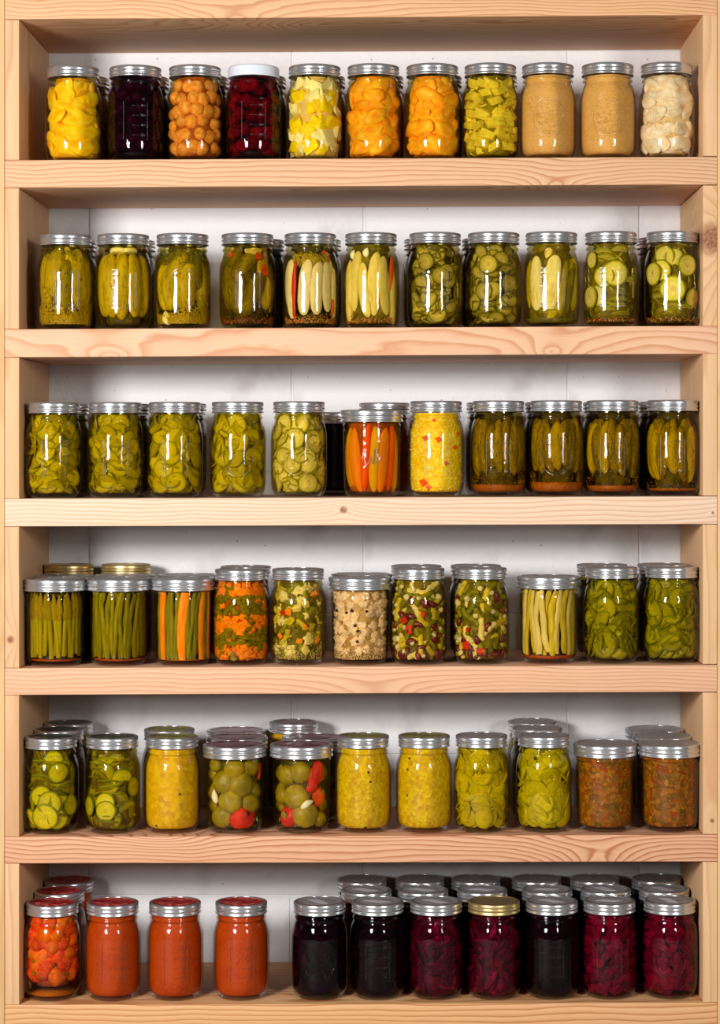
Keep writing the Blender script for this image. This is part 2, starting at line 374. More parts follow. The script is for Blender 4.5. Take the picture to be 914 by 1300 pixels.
def disc_lid_mesh(R, H, mat):
    pr = [(0.0, H-0.0007), (R*0.40, H-0.0008), (R*0.62, H-0.0009), (R*0.66, H-0.0014), (R*0.70, H-0.0014), (R*0.74, H-0.0009), (R-0.0060, H-0.0009), (R-0.0048, H-0.0006), (R-0.0044, H-0.0011), (R-0.0040, H-0.0020), (0.0, H-0.0021)]
    return mesh_of(revolve(pr, 48), 'lid', [mat])
def cap_mesh(R, H):
    pr = [(R-0.002, H-0.0150), (R+0.0003, H-0.0150), (R+0.0005, H-0.0138), (R, H-0.0130), (R, H-0.0030), (R-0.0006, H-0.0010), (R-0.0022, H), (0.0, H), (0.0, H-0.0015), (R-0.0020, H-0.0016)]
    return mesh_of(revolve(pr, 128, rfun=lambda i, j, r: r + (0.00014 if j % 2 else -0.00014) if i in (3, 4) else r), 'cap', [WHITE])
KIND = {
    'reg': dict(prof=OUT_REG, H=H_REG, LR=0.0356, fill=0.1160, R=0.0392),
    'wide': dict(prof=OUT_WIDE, H=H_WIDE, LR=0.0434, fill=0.1035, R=0.0400),
}
for k, d in KIND.items():
    d['glass'] = glass_mesh(d['prof'], 'glass'); h0 = 0.0150 if k == 'reg' else 0.0168
    d['band'] = band_mesh(d['LR'], d['H'], SILVER, h0); d['goldband'] = band_mesh(d['LR'], d['H'], GOLD, h0)
    d['top'] = {m.name: disc_lid_mesh(d['LR'], d['H'], m) for m in (LIDTOP, GOLDTOP, REDTOP, ROSETOP, LIMETOP, DARKTOP)}
    d['cap'] = cap_mesh(d['LR'], d['H'])
    d['in'] = inner_prof(d['prof'], d['fill'], TW + 0.0002)
def lid_patch_mesh(R, H):  # thin whitish four-sided patch lying on the lid disc
    bm = bmesh.new(); z = H - 0.0005
    q = [(-0.020, 0.004), (0.004, -0.013), (0.017, -0.008), (-0.006, 0.011)]
    lo = [bm.verts.new((x, y, z - 0.0002)) for x, y in q]; hi = [bm.verts.new((x, y, z)) for x, y in q]
    bm.faces.new(hi); bm.faces.new(lo[::-1])
    for i in range(4): bm.faces.new((lo[i], lo[(i+1) % 4], hi[(i+1) % 4], hi[i]))
    return mesh_of(bm, 'lid_patch', [LIDPATCH], False)
for d in KIND.values(): d['lid_patch'] = lid_patch_mesh(d['LR'], d['H'])
# ---------------------------------------------------------------- raised marks in the glass
def bar(bm, R, a0, z0, a1, z1, w, h=0.0005, n=1):
    """a raised bar on the cylinder from (angle a0, z0) to (a1, z1)"""
    for s in range(n):
        f0, f1 = s / n, (s + 1) / n
        h_ = h * 1.5; P0 = (a0 + (a1-a0)*f0, z0 + (z1-z0)*f0); P1 = (a0 + (a1-a0)*f1, z0 + (z1-z0)*f1)
        dx, dz = (P1[0]-P0[0]) * R, P1[1]-P0[1]; L = math.hypot(dx, dz) or 1; nx, nz = -dz / L * w / 2, dx / L * w / 2
        v = []
        for (a, z) in (P0, P1):
            for k, hh in ((-1, -0.0002), (-0.5, h_), (0.5, h_), (1, -0.0002)):
                aa = a + k * nx / R; r = R + hh
                v.append(bm.verts.new((r * math.sin(aa), -r * math.cos(aa), z + k * nz)))
        for q in range(3): bm.faces.new((v[q], v[q+1], v[q+5], v[q+4]))
        bm.faces.new(v[0:4]); bm.faces.new(v[4:8][::-1])
_txt = {}
def text_bm(bm, R, s, size, a0, z0, vertical=False):
    if s not in _txt:
        cu = bpy.data.curves.new('t', 'FONT'); cu.body = s; cu.size = 1.0; cu.extrude = 0.0; cu.resolution_u = 1; cu.align_x = 'CENTER'; cu.align_y = 'CENTER'
        ob = bpy.data.objects.new('t', cu); col.objects.link(ob); dg = bpy.context.evaluated_depsgraph_get()
        me = ob.evaluated_get(dg).to_mesh(); _txt[s] = ([tuple(v.co) for v in me.vertices], [tuple(p.vertices) for p in me.polygons])
        ob.to_mesh_clear() if hasattr(ob, 'to_mesh_clear') else None
        bpy.data.objects.remove(ob); bpy.data.curves.remove(cu)
    vs, fs = _txt[s]; out = []
    for hh in (0.0009, -0.0001):
        L = []
        for (x, y, _) in vs:
            if vertical: x, y = -y, x
            a = a0 + x * size / R; r = R + hh
            L.append(bm.verts.new((r * math.sin(a), -r * math.cos(a), z0 + y * size)))
        out.append(L)
    edges = {}
    for f in fs:
        try: bm.faces.new([out[0][i] for i in f])
        except ValueError: pass
        for i in range(len(f)):
            e = (f[i], f[(i+1) % len(f)]); edges[tuple(sorted(e))] = None if tuple(sorted(e)) in edges else e
    for e in edges.values():
        if e:
            try: bm.faces.new((out[0][e[1]], out[0][e[0]], out[1][e[0]], out[1][e[1]]))
            except ValueError: pass
EMB = {}
def emboss(kind):
    if kind in EMB: return EMB[kind]
    R = 0.0392; bm = bmesh.new(); rg = random.Random(kind)
    if kind in ('ticks', 'bars', 'cup', 'letters'):
        for a in (-0.42, 0.42): bar(bm, R, a, 0.028, a, 0.080, 0.0014, 0.0007)
        if kind != 'ticks':
            for a in (-0.36, 0.48): bar(bm, R, a, 0.028, a, 0.080, 0.0007, 0.0005)
    if kind == 'ticks':
        for k, s in enumerate(('100', '200', '300', '400')):
            z = 0.034 + k * 0.0135
            bar(bm, R, -0.12, z, 0.14, z, 0.0010, 0.0006, 3); text_bm(bm, R, s, 0.0046, 0.27, z)
        text_bm(bm, R, 'ml', 0.0046, 0.27, 0.084)
    if kind == 'cup':
        text_bm(bm, R, '2 C', 0.0065, 0.12, 0.077); text_bm(bm, R, 'CUP', 0.0065, 0.12, 0.055); text_bm(bm, R, '1/2', 0.0065, 0.12, 0.033)
        bar(bm, R, -0.42, 0.028, 0.42, 0.028, 0.0010, 0.0006, 8)
    if kind == 'letters':
        text_bm(bm, R, 'AMERICAN', 0.0115, -0.27, 0.054, True)
        for k in range(4): bar(bm, R, -0.10, 0.034 + k*0.0125, 0.36, 0.034 + k*0.0125, 0.0006, 0.0004, 4)
        bar(bm, R, -0.42, 0.028, 0.42, 0.028, 0.0010, 0.0006, 8)
    if kind == 'emblem':
        # an oval medallion: rim, diamond grid and fruit-like beads
        n = 40
        for i in range(n):
            a0, a1 = 2*PI*i/n, 2*PI*(i+1)/n
            if 0.2 < (i / n) % 0.5 < 0.3 and i % 2: continue
            bar(bm, R, 0.56*math.cos(a0), 0.056 + 0.027*math.sin(a0), 0.56*math.cos(a1), 0.056 + 0.027*math.sin(a1), 0.0009, 0.0006)
        for i in range(150):
            t, q = rg.uniform(0, 2*PI), math.sqrt(rg.random()) * 0.92
            a, z = 0.54*q*math.cos(t), 0.056 + 0.026*q*math.sin(t); s = rg.uniform(0.0005, 0.0011)
            c = bm.verts.new(((R+0.0010)*math.sin(a), -(R+0.0010)*math.cos(a), z))
            rim = [bm.verts.new(((R-0.0002)*math.sin(a + s*math.cos(g)/R), -(R-0.0002)*math.cos(a + s*math.cos(g)/R), z + s*math.sin(g))) for g in (0, 1.26, 2.51, 3.77, 5.03)]
            for k in range(5): bm.faces.new((rim[k], rim[(k+1) % 5], c))
    if kind == 'script':
        pts = [(-0.34, .052), (-.26, .066), (-.20, .060), (-.26, .052), (-.20, .045), (-.28, .040), (-.12, .046), (-.05, .056), (-.02, .046), (.03, .046), (.09, .066), (.05, .047), (.12, .047), (.19, .067), (.15, .048), (.24, .050), (.36, .056)]
        for p, q in zip(pts, pts[1:]): bar(bm, R, p[0], p[1], q[0], q[1], 0.0014, 0.0007)
    if kind == 'faint':
        for k in range(9):
            a = rg.uniform(-.3, .3); z = rg.uniform(.03, .085); bar(bm, R, a, z, a + rg.uniform(.03, .1), z + rg.uniform(-.003, .003), .0009, .0005)
        text_bm(bm, R, '12', 0.005, -0.2, 0.07); text_bm(bm, R, '8', 0.005, -0.2, 0.052)
    EMB[kind] = mesh_of(bm, 'raised_marks', [MARKG], False); return EMB[kind]
# ================================================================ food shapes (unit size)
SH = {}
def shape(key, fn):
    if key not in SH:
        bm = fn(); bmesh.ops.recalc_face_normals(bm, faces=bm.faces)
        me = bpy.data.meshes.new(key[0] if isinstance(key, tuple) else key); bm.to_mesh(me); bm.free()
        for p in me.polygons: p.use_smooth = True
        SH[key] = me
    return SH[key]
MM = {}
def with_mats(me, mats, name):
    k = (me.name, tuple(m.name for m in mats), name)
    if k not in MM:
        c = me.copy(); c.name = name
        for m in mats: c.materials.append(m)
        MM[k] = c
    return MM[k]
def sh_disc(v):
    rg = random.Random(v); a = (0, 0.10, -0.16, 0.22)[v % 4]; b = (0, 0.06, 0.15, -0.2)[v % 4]; cr = v >= 10
    def f():
        bm = bmesh.new(); n = 24; ht = 0.085; ring = []
        prof = [(0.001, -ht), (0.4, -ht), (0.75, -ht), (0.95, -ht*0.9), (1.0, -ht*0.3), (1.0, ht*0.3), (0.95, ht*0.9), (0.6, ht), (0.001, ht)]
        ph = [rg.uniform(0, 6) for _ in range(3)]
        for (r, y) in prof:
            L = []
            for j in range(n):
                t = 2*PI*j/n; rr = r * (1 + (0.035*math.sin(3*t+ph[0]) + 0.02*math.sin(5*t+ph[1])))
                x, z = rr*math.cos(t), rr*math.sin(t)
                yy = y + a*(x*x - 0.4) + b*x*z + (0.035*math.sin(13*x) if cr else 0)
                L.append(bm.verts.new((x, yy, z)))
            ring.append(L)
        for A, B in zip(ring, ring[1:]):
            for j in range(n): bm.faces.new((A[j], A[(j+1) % n], B[(j+1) % n], B[j]))
        bm.faces.new(ring[0]); bm.faces.new(ring[-1][::-1]); return bm
    return shape(('disc', v), f)
def sh_blob(v, amp=0.16, fr=1.3, sub=2, typ='n'):
    def f():
        bm = bmesh.new(); bmesh.ops.create_icosphere(bm, subdivisions=sub, radius=1.0)
        off = Vector((v*7.3, v*3.1, v*1.7))
        for q in bm.verts:
            p = q.co.normalized()
            if typ == 'n': d = amp * mnoise.noise(p*fr + off)
            else:
                ds, _ = mnoise.voronoi(p*fr + off); d = amp * (0.5 - ds[0])
            q.co = p * (1 + d)
        return bm
    return shape(('blob', v, amp, fr, sub, typ), f)
def sh_round(v):
    """a small round fruit with a dimple at the stem end (towards -Y)"""
    def f():
        bm = bmesh.new(); bmesh.ops.create_icosphere(bm, subdivisions=3, radius=1.0)
        ax = Vector(((v % 3 - 1)*0.5, -1, ((v*2) % 3 - 1)*0.45)).normalized()
        for q in bm.verts:
            p = q.co.normalized(); c = p.dot(ax)
            q.co = p * (1 - 0.16*max(0, (c-0.86)/0.14) + 0.03*mnoise.noise(p*1.6 + Vector((v, 0, 0))))
        return bm
    return shape(('round', v), f)
def sh_capsule(v, bend=0.4, flat=1.0, taper=0.0):
    def f():
        bm = bmesh.new(); n = 14; m = 18; rings = []; off = Vector((v*5.1, 0, 0))
        for i in range(m + 1):
            t = -1 + 2*i/m; z = math.sin(t*PI/2); r = (max(0.0, 1 - abs(z)**(2.6 if flat >= 1 else 4.5)))**0.5 * (1 - taper*(z+1)/2) 
            L = []
            for j in range(n):
                a = 2*PI*j/n; x, y = math.cos(a), math.sin(a)
                d = 1 + 0.06*mnoise.noise(Vector((x*1.5, y*1.5, z*7)) + off)
                yy = r*y*d
                if yy < 0: yy *= flat
                L.append(bm.verts.new((r*x*d + bend*(z*z - 0.4), yy, z)))
            rings.append(L)
        for A, B in zip(rings, rings[1:]):
            for j in range(n):
                fc = bm.faces.new((A[j], A[(j+1) % n], B[(j+1) % n], B[j]))
                if flat < 1:
                    cyv = sum(w_.co.y for w_ in fc.verts)/4
                    fc.material_index = 1 if cyv < 0.02 else 0
        bmesh.ops.remove_doubles(bm, verts=bm.verts, dist=1e-4)
        return bm
    return shape(('capsule', v, bend, flat, taper), f)
def sh_wedge(v):
    """crescent slice of a halved fruit"""
    def f():
        bm = bmesh.new(); n = 10; m = 16; rings = []
        for i in range(m + 1):
            t = -1 + 2*i/m; ang = t*(1.25 + 0.1*(v % 3)); k = max(0.02, math.cos(t*PI/2))**0.6
            L = []
            for j in range(n):
                a = 2*PI*j/n; rr = 0.66 + 0.34*k*math.cos(a)*(1 if math.cos(a) > 0 else 0.75); y = 0.42*k*math.sin(a)
                L.append(bm.verts.new((rr*math.sin(ang), y*(1 - 0.15*math.cos(a)), rr*math.cos(ang) - 0.5)))
            rings.append(L)
        for A, B in zip(rings, rings[1:]):
            for j in range(n): bm.faces.new((A[j], A[(j+1) % n], B[(j+1) % n], B[j]))
        bm.faces.new(rings[0]); bm.faces.new(rings[-1][::-1]); return bm
    return shape(('wedge', v), f)
def sh_chunk(v, jit=0.28, bev=0.16, sub=1):
    rg = random.Random(v*13+1)
    def f():
        bm = bmesh.new(); bmesh.ops.create_cube(bm, size=1.7)
        for q in bm.verts: q.co += Vector((rg.uniform(-jit, jit), rg.uniform(-jit, jit), rg.uniform(-jit, jit)))
        bmesh.ops.bevel(bm, geom=list(bm.edges), offset=bev, segments=2, affect='EDGES', profile=0.5); return bm
    return shape(('chunk', v, jit, bev), f)
def sh_stick(v, bend=0.5):
    rg = random.Random(v*3+2)
    def f():
        bm = bmesh.new(); m = 6; rings = []; tw = rg.uniform(-.5, .5); tp = rg.uniform(-.15, .15)
        for i in range(m+1):
            z = -1 + 2*i/m; L = []
            for j in range(8):
                a = 2*PI*j/8 + PI/8 + tw*z; r = 1.0*(1 + tp*z) * (0.86 if i in (0, m) else 1)
                c, s = math.cos(a), math.sin(a); k = 1/max(abs(math.cos(a - tw*z)), abs(math.sin(a - tw*z)))**0.7
                L.append(bm.verts.new((r*c*k + bend*(z*z-.4), r*s*k, z)))
            rings.append(L)
        for A, B in zip(rings, rings[1:]):
            for j in range(8): bm.faces.new((A[j], A[(j+1) % 8], B[(j+1) % 8], B[j]))
        bm.faces.new(rings[0]); bm.faces.new(rings[-1][::-1]); return bm
    return shape(('stick', v, bend), f)
def sh_pod(v, bend=1.0, blunt=True):
    rg = random.Random(v*3+5)
    def f():
        bm = bmesh.new(); m = 12; rings = []; ph = rg.uniform(0, 6)
        for i in range(m+1):
            z = -1 + 2*i/m; r = 1 + 0.09*math.sin(z*11+ph)
            if i == 0: r *= 0.75 if blunt else 0.2
            if i == m: r *= 0.75 if blunt else 0.3
            rings.append([bm.verts.new((r*math.cos(2*PI*j/9) + bend*(z*z-.4) + 0.3*math.sin(z*4+ph), r*0.9*math.sin(2*PI*j/9), z)) for j in range(9)])
        for A, B in zip(rings, rings[1:]):
            for j in range(9): bm.faces.new((A[j], A[(j+1) % 9], B[(j+1) % 9], B[j]))
        bm.faces.new(rings[0]); bm.faces.new(rings[-1][::-1]); return bm
    return shape(('pod', v, bend, blunt), f)
def sh_asparagus(v):
    rg = random.Random(v+77)
    def f():
        bm = bmesh.new(); m = 26; n = 10; rings = []; ph = rg.uniform(0, 6); b = rg.uniform(-.8, .8)
        for i in range(m+1):
            z = -1 + 2*i/m; r = 1.0
            if z > 0.15:
                q = (z-0.15)/0.85; r = (1.0 + 0.35*math.sin(q*PI*0.9)) * (1 - q**3*0.85)
            L = []
            for j in range(n):
                a = 2*PI*j/n; rr = r
                if z > 0.10: rr *= 1 + 0.22*max(0, math.sin(j*PI*2*3/n + i*1.35))
                elif i % 6 == 2 and j in (2, 3, 7): rr *= 1.18
                L.append(bm.verts.new((rr*math.cos(a) + b*(z*z-.4), rr*math.sin(a), z)))
            rings.append(L)
        for A, B in zip(rings, rings[1:]):
            for j in range(n):
                fc = bm.faces.new((A[j], A[(j+1) % n], B[(j+1) % n], B[j])); fc.material_index = 1 if A[0].co.z > 0.12 else 0
        bm.faces.new(rings[0]); bm.faces.new(rings[-1][::-1]); return bm
    return shape(('asparagus', v), f)
def sh_kidney():
    def f():
        bm = bmesh.new(); bmesh.ops.create_icosphere(bm, subdivisions=2, radius=1.0)
        for q in bm.verts: q.co = Vector((q.co.x*0.55 + 0.28*(q.co.z**2) - 0.1, q.co.y*0.5, q.co.z))
        return bm
    return shape('kidney', f)
def sh_clove():
    def f():
        bm = bmesh.new(); bmesh.ops.create_icosphere(bm, subdivisions=2, radius=1.0)
        for q in bm.verts:
            k = 1 - 0.55*max(0, q.co.z)**1.5; q.co = Vector((q.co.x*0.7*k + 0.2*q.co.z*q.co.z, q.co.y*0.6*k, q.co.z))
        return bm
    return shape('clove', f)
def sh_strip(v, bend=0.8):
    """bent strip of pepper: flat in Y"""
    def f():
        bm = bmesh.new(); m = 14; rings = []
        for i in range(m+1):
            z = -1 + 2*i/m; k = (1 - abs(z)**5)**0.5 if abs(z) < 1 else 0.12; wv = 1 + 0.22*math.sin(z*5 + v)
            rings.append([bm.verts.new((k*wv*math.cos(2*PI*j/10) + bend*math.sin(z*1.6 + v), 0.45*k*math.sin(2*PI*j/10), z)) for j in range(10)])
        for A, B in zip(rings, rings[1:]):
            for j in range(10): bm.faces.new((A[j], A[(j+1) % 10], B[(j+1) % 10], B[j]))
        bm.faces.new(rings[0]); bm.faces.new(rings[-1][::-1]); return bm
    return shape(('strip', v, bend), f)
# ================================================================ the jar builder
class Jar:
    def __init__(s, shelf, px, kind='reg', depth=0.0, seed=0, lid='steel', band='silver', emb=None, brine=(0.9, 0.88, 0.6), label='', lid_patch=False, group=''):
        s.k = KIND[kind]; s.rg = random.Random(seed * 101 + 7); s.seed = seed
        y = 0.0455 + depth if kind == 'reg' else 0.0475 + depth
        x = X(PX) + (px - PX) * S * (DC + y) / DC
        f = (x - X(XL)) / (X(XR) - X(XL))
        z = Z(TOPS[shelf+1][0]) * (1 - f) + Z(TOPS[shelf+1][1]) * f + 0.0005
        o = bpy.data.objects.new('mason_jar', None); col.objects.link(o); o.empty_display_size = 0.02
        o.location = (x, y, z); o.rotation_euler = (0, 0, math.atan2(X(PX) - x, DC + y)); s.o = o
        tag(o, label, 'jar', group)
        g = link('glass', s.k['glass'], o)
        if lid == 'white': link('cap', s.k['cap'], o)
        else:
            link('screw_band', s.k['goldband'] if band == 'gold' else s.k['band'], o)
            tm = {'steel': LIDTOP, 'gold': GOLDTOP, 'red': REDTOP, 'rose': ROSETOP, 'lime': LIMETOP, 'dark': DARKTOP}[lid]
            l = link('lid', s.k['top'][tm.name], o)
            if lid in ('red', 'rose', 'lime', 'dark'): l['label'] = {'red': 'red printed lid', 'rose': 'dull red printed lid', 'lime': 'yellow green printed lid', 'dark': 'dark green printed lid'}[lid]
            if lid_patch: link('lid_patch', s.k['lid_patch'], l, rot=(0, 0, s.rg.uniform(-0.5, 0.5)))
        if emb: link('raised_marks', emboss(emb), g)
        if brine: link('brine', s.inner(('brine', kind, brine), 0.0, 0.0055, s.k['fill'], clear_mat('brine_%s' % (brine,), brine)), o)
    def inner(s, key, off, z0, z1, mat, bumpy=0.0):
        k = ('inner', key, off, z0, z1)
        if k not in MM:
            pr = inner_prof(s.k['prof'], z1, TW + 0.0002 + off, z0)
            pr.append((0.0, z1))
            if off > 0.004: pr = [(r, z) for r, z in pr]
            MM[k] = mesh_of(revolve(pr, 40), 'filling', [mat])
        return MM[k]
    def filling(s, mat, off=0.0, z0=0.0062, z1=None, name='filling', kind=None):
        o = link(name, s.inner((mat.name, s.k['H']), off, z0, z1 or s.k['fill'] - 0.0006, mat), s.o)
        if kind: o['kind'] = kind
        return o
    def rin(s, z): return interp(s.k['prof'], z) - TW - 0.0006
    def put(s, name, me, mats, u, z, depth=0.0, roll=0.0, tilt=0.0, yaw=0.0, scale=1.0, theta=None, label=None, zlo=0.0062):
        th = math.asin(max(-0.999, min(0.999, u))) if theta is None else theta
        sc_ = (scale,)*3 if isinstance(scale, (int, float)) else scale
        Rm = Matrix.Rotation(th, 3, 'Z') @ Matrix.Rotation(yaw, 3, 'Z') @ Matrix.Rotation(tilt, 3, 'X') @ Matrix.Rotation(roll, 3, 'Y')
        M = Rm @ Matrix.Diagonal(sc_)
        me = with_mats(me, mats, name)
        vs = [M @ v.co for v in me.vertices][::2]
        zmin, zmax = min(v.z for v in vs), max(v.z for v in vs)
        top = s.k['fill'] - 0.0006
        if zmax - zmin > top - zlo: pass
        z = max(zlo - zmin, min(top - zmax, z))
        dr = Vector((math.sin(th), -math.cos(th)))
        r = s.rin(z)
        for _ in range(4):
            over = max(math.hypot(v.x + dr.x*r, v.y + dr.y*r) - s.rin(min(max(v.z + z, 0.0), 0.128)) for v in vs)
            if abs(over) < 0.0001: break
            r -= over
        r = max(r - depth, 0.0)
        o = link(name, me, s.o, (dr.x*r, dr.y*r, z), Rm.to_euler(), sc_)
        if label: o['label'] = label
        return o
    def grid(s, rows, cols, zlo, zhi, amax=2.0, jit=0.35):
        """jittered angle and height positions around the visible side"""
        for i in range(rows):
            for c in range(cols):
                th = -amax + 2*amax*(c + 0.5 + s.rg.uniform(-jit, jit) + (0.5 if i % 2 else 0) - 0.25)/cols
                yield th, zlo + (zhi - zlo)*(i + 0.5 + s.rg.uniform(-jit, jit))/rows
    def scatter(s, name, shapes, mats, rows, cols, size, zlo=0.010, zhi=None, layers=((0.0),), tilt=0.4, roll=3.2, yaw=0.3, amax=2.0, sc3=None, skip=0.0, jit=0.35):
        zhi = zhi or s.k['fill'] - 0.003
        for d in layers:
            for th, z in s.grid(rows, cols, zlo, zhi, amax, jit):
                if s.rg.random() < skip: continue
                q = s.rg.uniform(size[0], size[1]); ss = (q*sc3[0], q*sc3[1], q*sc3[2]) if sc3 else q
                s.put(name, s.rg.choice(shapes), s.rg.choice(mats) if isinstance(mats[0], (list, tuple)) else mats, 0, z, d, s.rg.uniform(-roll, roll), s.rg.uniform(-tilt, tilt), s.rg.uniform(-yaw, yaw), ss, theta=th)
    def grains(s, name, mats, n, size, zf, amax=2.3, depth=0.0012, label=None):
        """tiny seeds joined into one mesh, lying against the glass; zf(rng) gives a height"""
        bm = bmesh.new()
        for i in range(n):
            th = s.rg.uniform(-amax, amax); z = zf(s.rg); q = s.rg.uniform(size*0.7, size*1.2)
            r = s.rin(z) - q - s.rg.uniform(0, depth)
            c = Vector((math.sin(th)*r, -math.cos(th)*r, z)); ax = [Vector((q, 0, 0)), Vector((0, q, 0)), Vector((0, 0, q*0.8))]
            Rm = Euler((s.rg.uniform(0, 6), s.rg.uniform(0, 6), 0)).to_matrix(); ax = [Rm @ a for a in ax]
            p = [bm.verts.new(c + a) for a in ax] + [bm.verts.new(c - a) for a in ax]; mi = s.rg.randrange(len(mats))
            for a, b, d in ((0,1,2), (1,3,2), (3,4,2), (4,0,2), (1,0,5), (3,1,5), (4,3,5), (0,4,5)): bm.faces.new((p[a], p[b], p[d])).material_index = mi
        o = link(name, mesh_of(bm, name, mats), s.o); o['kind'] = 'stuff'
        if label: o['label'] = label
        return o
    def dill(s, mat, n, zf, amax=2.2, L=0.007, wid=0.00035):
        bm = bmesh.new()
        for i in range(n):
            th = s.rg.uniform(-amax, amax); z = zf(s.rg, th); r = s.rin(max(z, 0.008)) - s.rg.uniform(0.0006, 0.003)
            a = s.rg.uniform(0, PI); l = L*s.rg.uniform(0.3, 1); da, dz = math.cos(a)*l/r/2, math.sin(a)*l/2
            P = []
            for k in (-1, 1):
                zz = min(max(z + k*dz, 0.0075), s.k['fill'] - 0.002); rr = min(r, s.rin(zz) - 0.0006); t2 = th + k*da
                for (e, g) in ((-1, 0), (1, 0), (0, 1)):
                    P.append(bm.verts.new(((rr - g*wid*1.5)*math.sin(t2 + e*wid/rr*abs(math.sin(a))), -(rr - g*wid*1.5)*math.cos(t2 + e*wid/rr*abs(math.sin(a))), zz + e*wid*abs(math.cos(a)))))
            for q in ((0,1,4,3), (1,2,5,4), (2,0,3,5)): bm.faces.new([P[k] for k in q])
        o = link('dill_sprig', mesh_of(bm, 'dill_sprig', [mat]), s.o); o['kind'] = 'stuff'; return o
#==CONTENTS==
D2 = math.radians
# ---------------------------------------------------------------- food colours
PEACH_Y = food('yellow_peach', (236, 158, 8), (250, 192, 24), (255, 216, 70), 1.1, vary=0.10, bump=0.12)
PEACH_O = food('orange_peach', (226, 130, 10), (248, 166, 28), (252, 194, 70), 1.1, vary=0.10, bump=0.12)
PEAR = food('pale_pear', (220, 188, 140), (238, 214, 178), (248, 232, 208), 1.3, vary=0.08, bump=0.12)
MANGO_Y = food('bright_yellow_chunk', (232, 186, 12), (252, 218, 30), None, 1.4, vary=0.06)
PEAR_W = food('white_pear_chunk', (228, 212, 166), (246, 236, 212), None, 1.4, vary=0.08)
PINE = food('pineapple', (192, 168, 44), (226, 206, 110), (238, 222, 142), 2.4, vary=0.12, bump=0.5)
APRI = food('small_orange_fruit', (198, 112, 30), (222, 150, 70), (230, 176, 112), 1.5, spots=(176, 88, 24), spot_scale=6, spot_th=0.68, vary=0.12, bump=0.15)
CHERRY = food('dark_cherry', (34, 5, 20), (66, 10, 38), None, 1.4, vary=0.4, bump=0.1)
PLUM = food('red_plum', (70, 4, 26), (150, 16, 60), None, 1.2, vary=0.45, bump=0.1)
PICK = food('pickle_skin', (146, 130, 2), (178, 156, 8), (202, 180, 40), 1.0, spots=(112, 96, 6), spot_scale=6.0, spot_th=0.66, vary=0.16, bump=0.5, bscale=5)
PICK_G = food('green_pickle_skin', (92, 84, 6), (122, 108, 8), (150, 132, 16), 1.3, spots=(60, 62, 8), spot_scale=7.5, spot_th=0.62, vary=0.18, bump=0.5, bscale=5)
PICK_D = food('dark_gherkin_skin', (106, 92, 2), (140, 120, 6), (178, 150, 10), 1.2, spots=(56, 54, 6), spot_scale=8, spot_th=0.62, vary=0.2, bump=0.4, bscale=5)
FLESH = food('pale_pickle_flesh', (196, 180, 124), (222, 208, 164), (206, 188, 132), 1.6, vary=0.08, bump=0.3)
FLESH_Y = food('yellow_pickle_flesh', (204, 184, 84), (226, 206, 120), (190, 166, 66), 1.6, vary=0.08, bump=0.3)
FLESH_B = food('bright_pickle_flesh', (214, 202, 118), (234, 222, 156), (210, 182, 90), 1.6, vary=0.06, bump=0.3)
SL_GREY = disc_mat('grey_green_slice', (104, 98, 20), (168, 158, 90), (194, 180, 126), (164, 148, 92))
SL_YEL = disc_mat('yellow_green_slice', (142, 138, 10), (212, 202, 92), (226, 212, 136), (202, 182, 96))
SL_PICK = disc_mat('sweet_pickle_slice', (140, 128, 2), (176, 160, 6), (190, 170, 12), (158, 134, 4), 0.22)
SL_PALE = disc_mat('crinkle_slice', (150, 144, 30), (206, 196, 128), (226, 214, 170), (208, 192, 128), 0.15)
SL_BRT = disc_mat('bright_slice', (126, 134, 6), (200, 196, 30), (212, 206, 62), (180, 170, 26), 0.15)
SL_GRN = disc_mat('green_slice', (112, 110, 4), (152, 146, 8), (168, 156, 14), (132, 122, 6), 0.25)
SL_BB = disc_mat('mustard_pickle_slice', (176, 162, 2), (196, 178, 4), (204, 186, 12), (180, 156, 4), 0.16)
GARLIC = food('garlic', (236, 218, 186), (250, 240, 222), None, 1.5, vary=0.05)
RPEP = food('red_pepper', (186, 30, 6), (222, 52, 14), None, 1.2, vary=0.12, bump=0.1, shine=0.2)
OPEP = food('orange_pepper', (230, 122, 2), (250, 156, 8), None, 1.0, vary=0.08, bump=0.1)
ROPEP = food('red_orange_pepper', (216, 64, 2), (240, 100, 6), None, 1.0, vary=0.08, bump=0.1)
YPEP = food('yellow_green_pepper', (176, 134, 4), (206, 160, 14), None, 1.0, vary=0.1, bump=0.1)
BEAN_G = food('green_bean', (92, 90, 4), (122, 116, 8), (144, 136, 22), 1.6, vary=0.2)
BEAN_Y = food('yellow_bean', (160, 140, 14), (188, 166, 40), (208, 188, 84), 1.6, vary=0.12)
BEAN_P = food('pale_bean', (202, 180, 104), (222, 204, 140), None, 1.6, vary=0.08)
ASP = food('asparagus_stem', (134, 128, 10), (162, 150, 30), None, 1.4, vary=0.14); ASP_T = food('asparagus_tip', (138, 118, 12), (180, 158, 50), None, 5.0, vary=0.2, bump=0.8)
CARROT = food('carrot', (232, 116, 2), (248, 144, 12), (252, 166, 44), 1.6, vary=0.1, bump=0.35)
CAULI = food('cauliflower', (222, 178, 120), (236, 200, 150), (246, 220, 184), 2.6, vary=0.1, bump=0.6)
CAULI_W = food('pale_cauliflower', (220, 196, 116), (242, 224, 160), None, 2.6, vary=0.1, bump=0.6)
KID = food('kidney_bean', (72, 6, 14), (116, 12, 26), None, 1.2, vary=0.25, shine=0.6)
TOMG = food('green_tomato', (118, 102, 0), (142, 122, 2), (162, 142, 16), 1.0, vary=0.12, bump=0.12, shine=0.25)
TOMR = food('red_tomato', (196, 44, 14), (222, 76, 24), (214, 104, 30), 1.3, vary=0.15, bump=0.2)
TOMO = food('orange_tomato', (206, 88, 12), (226, 120, 24), None, 1.3, vary=0.15, bump=0.2)
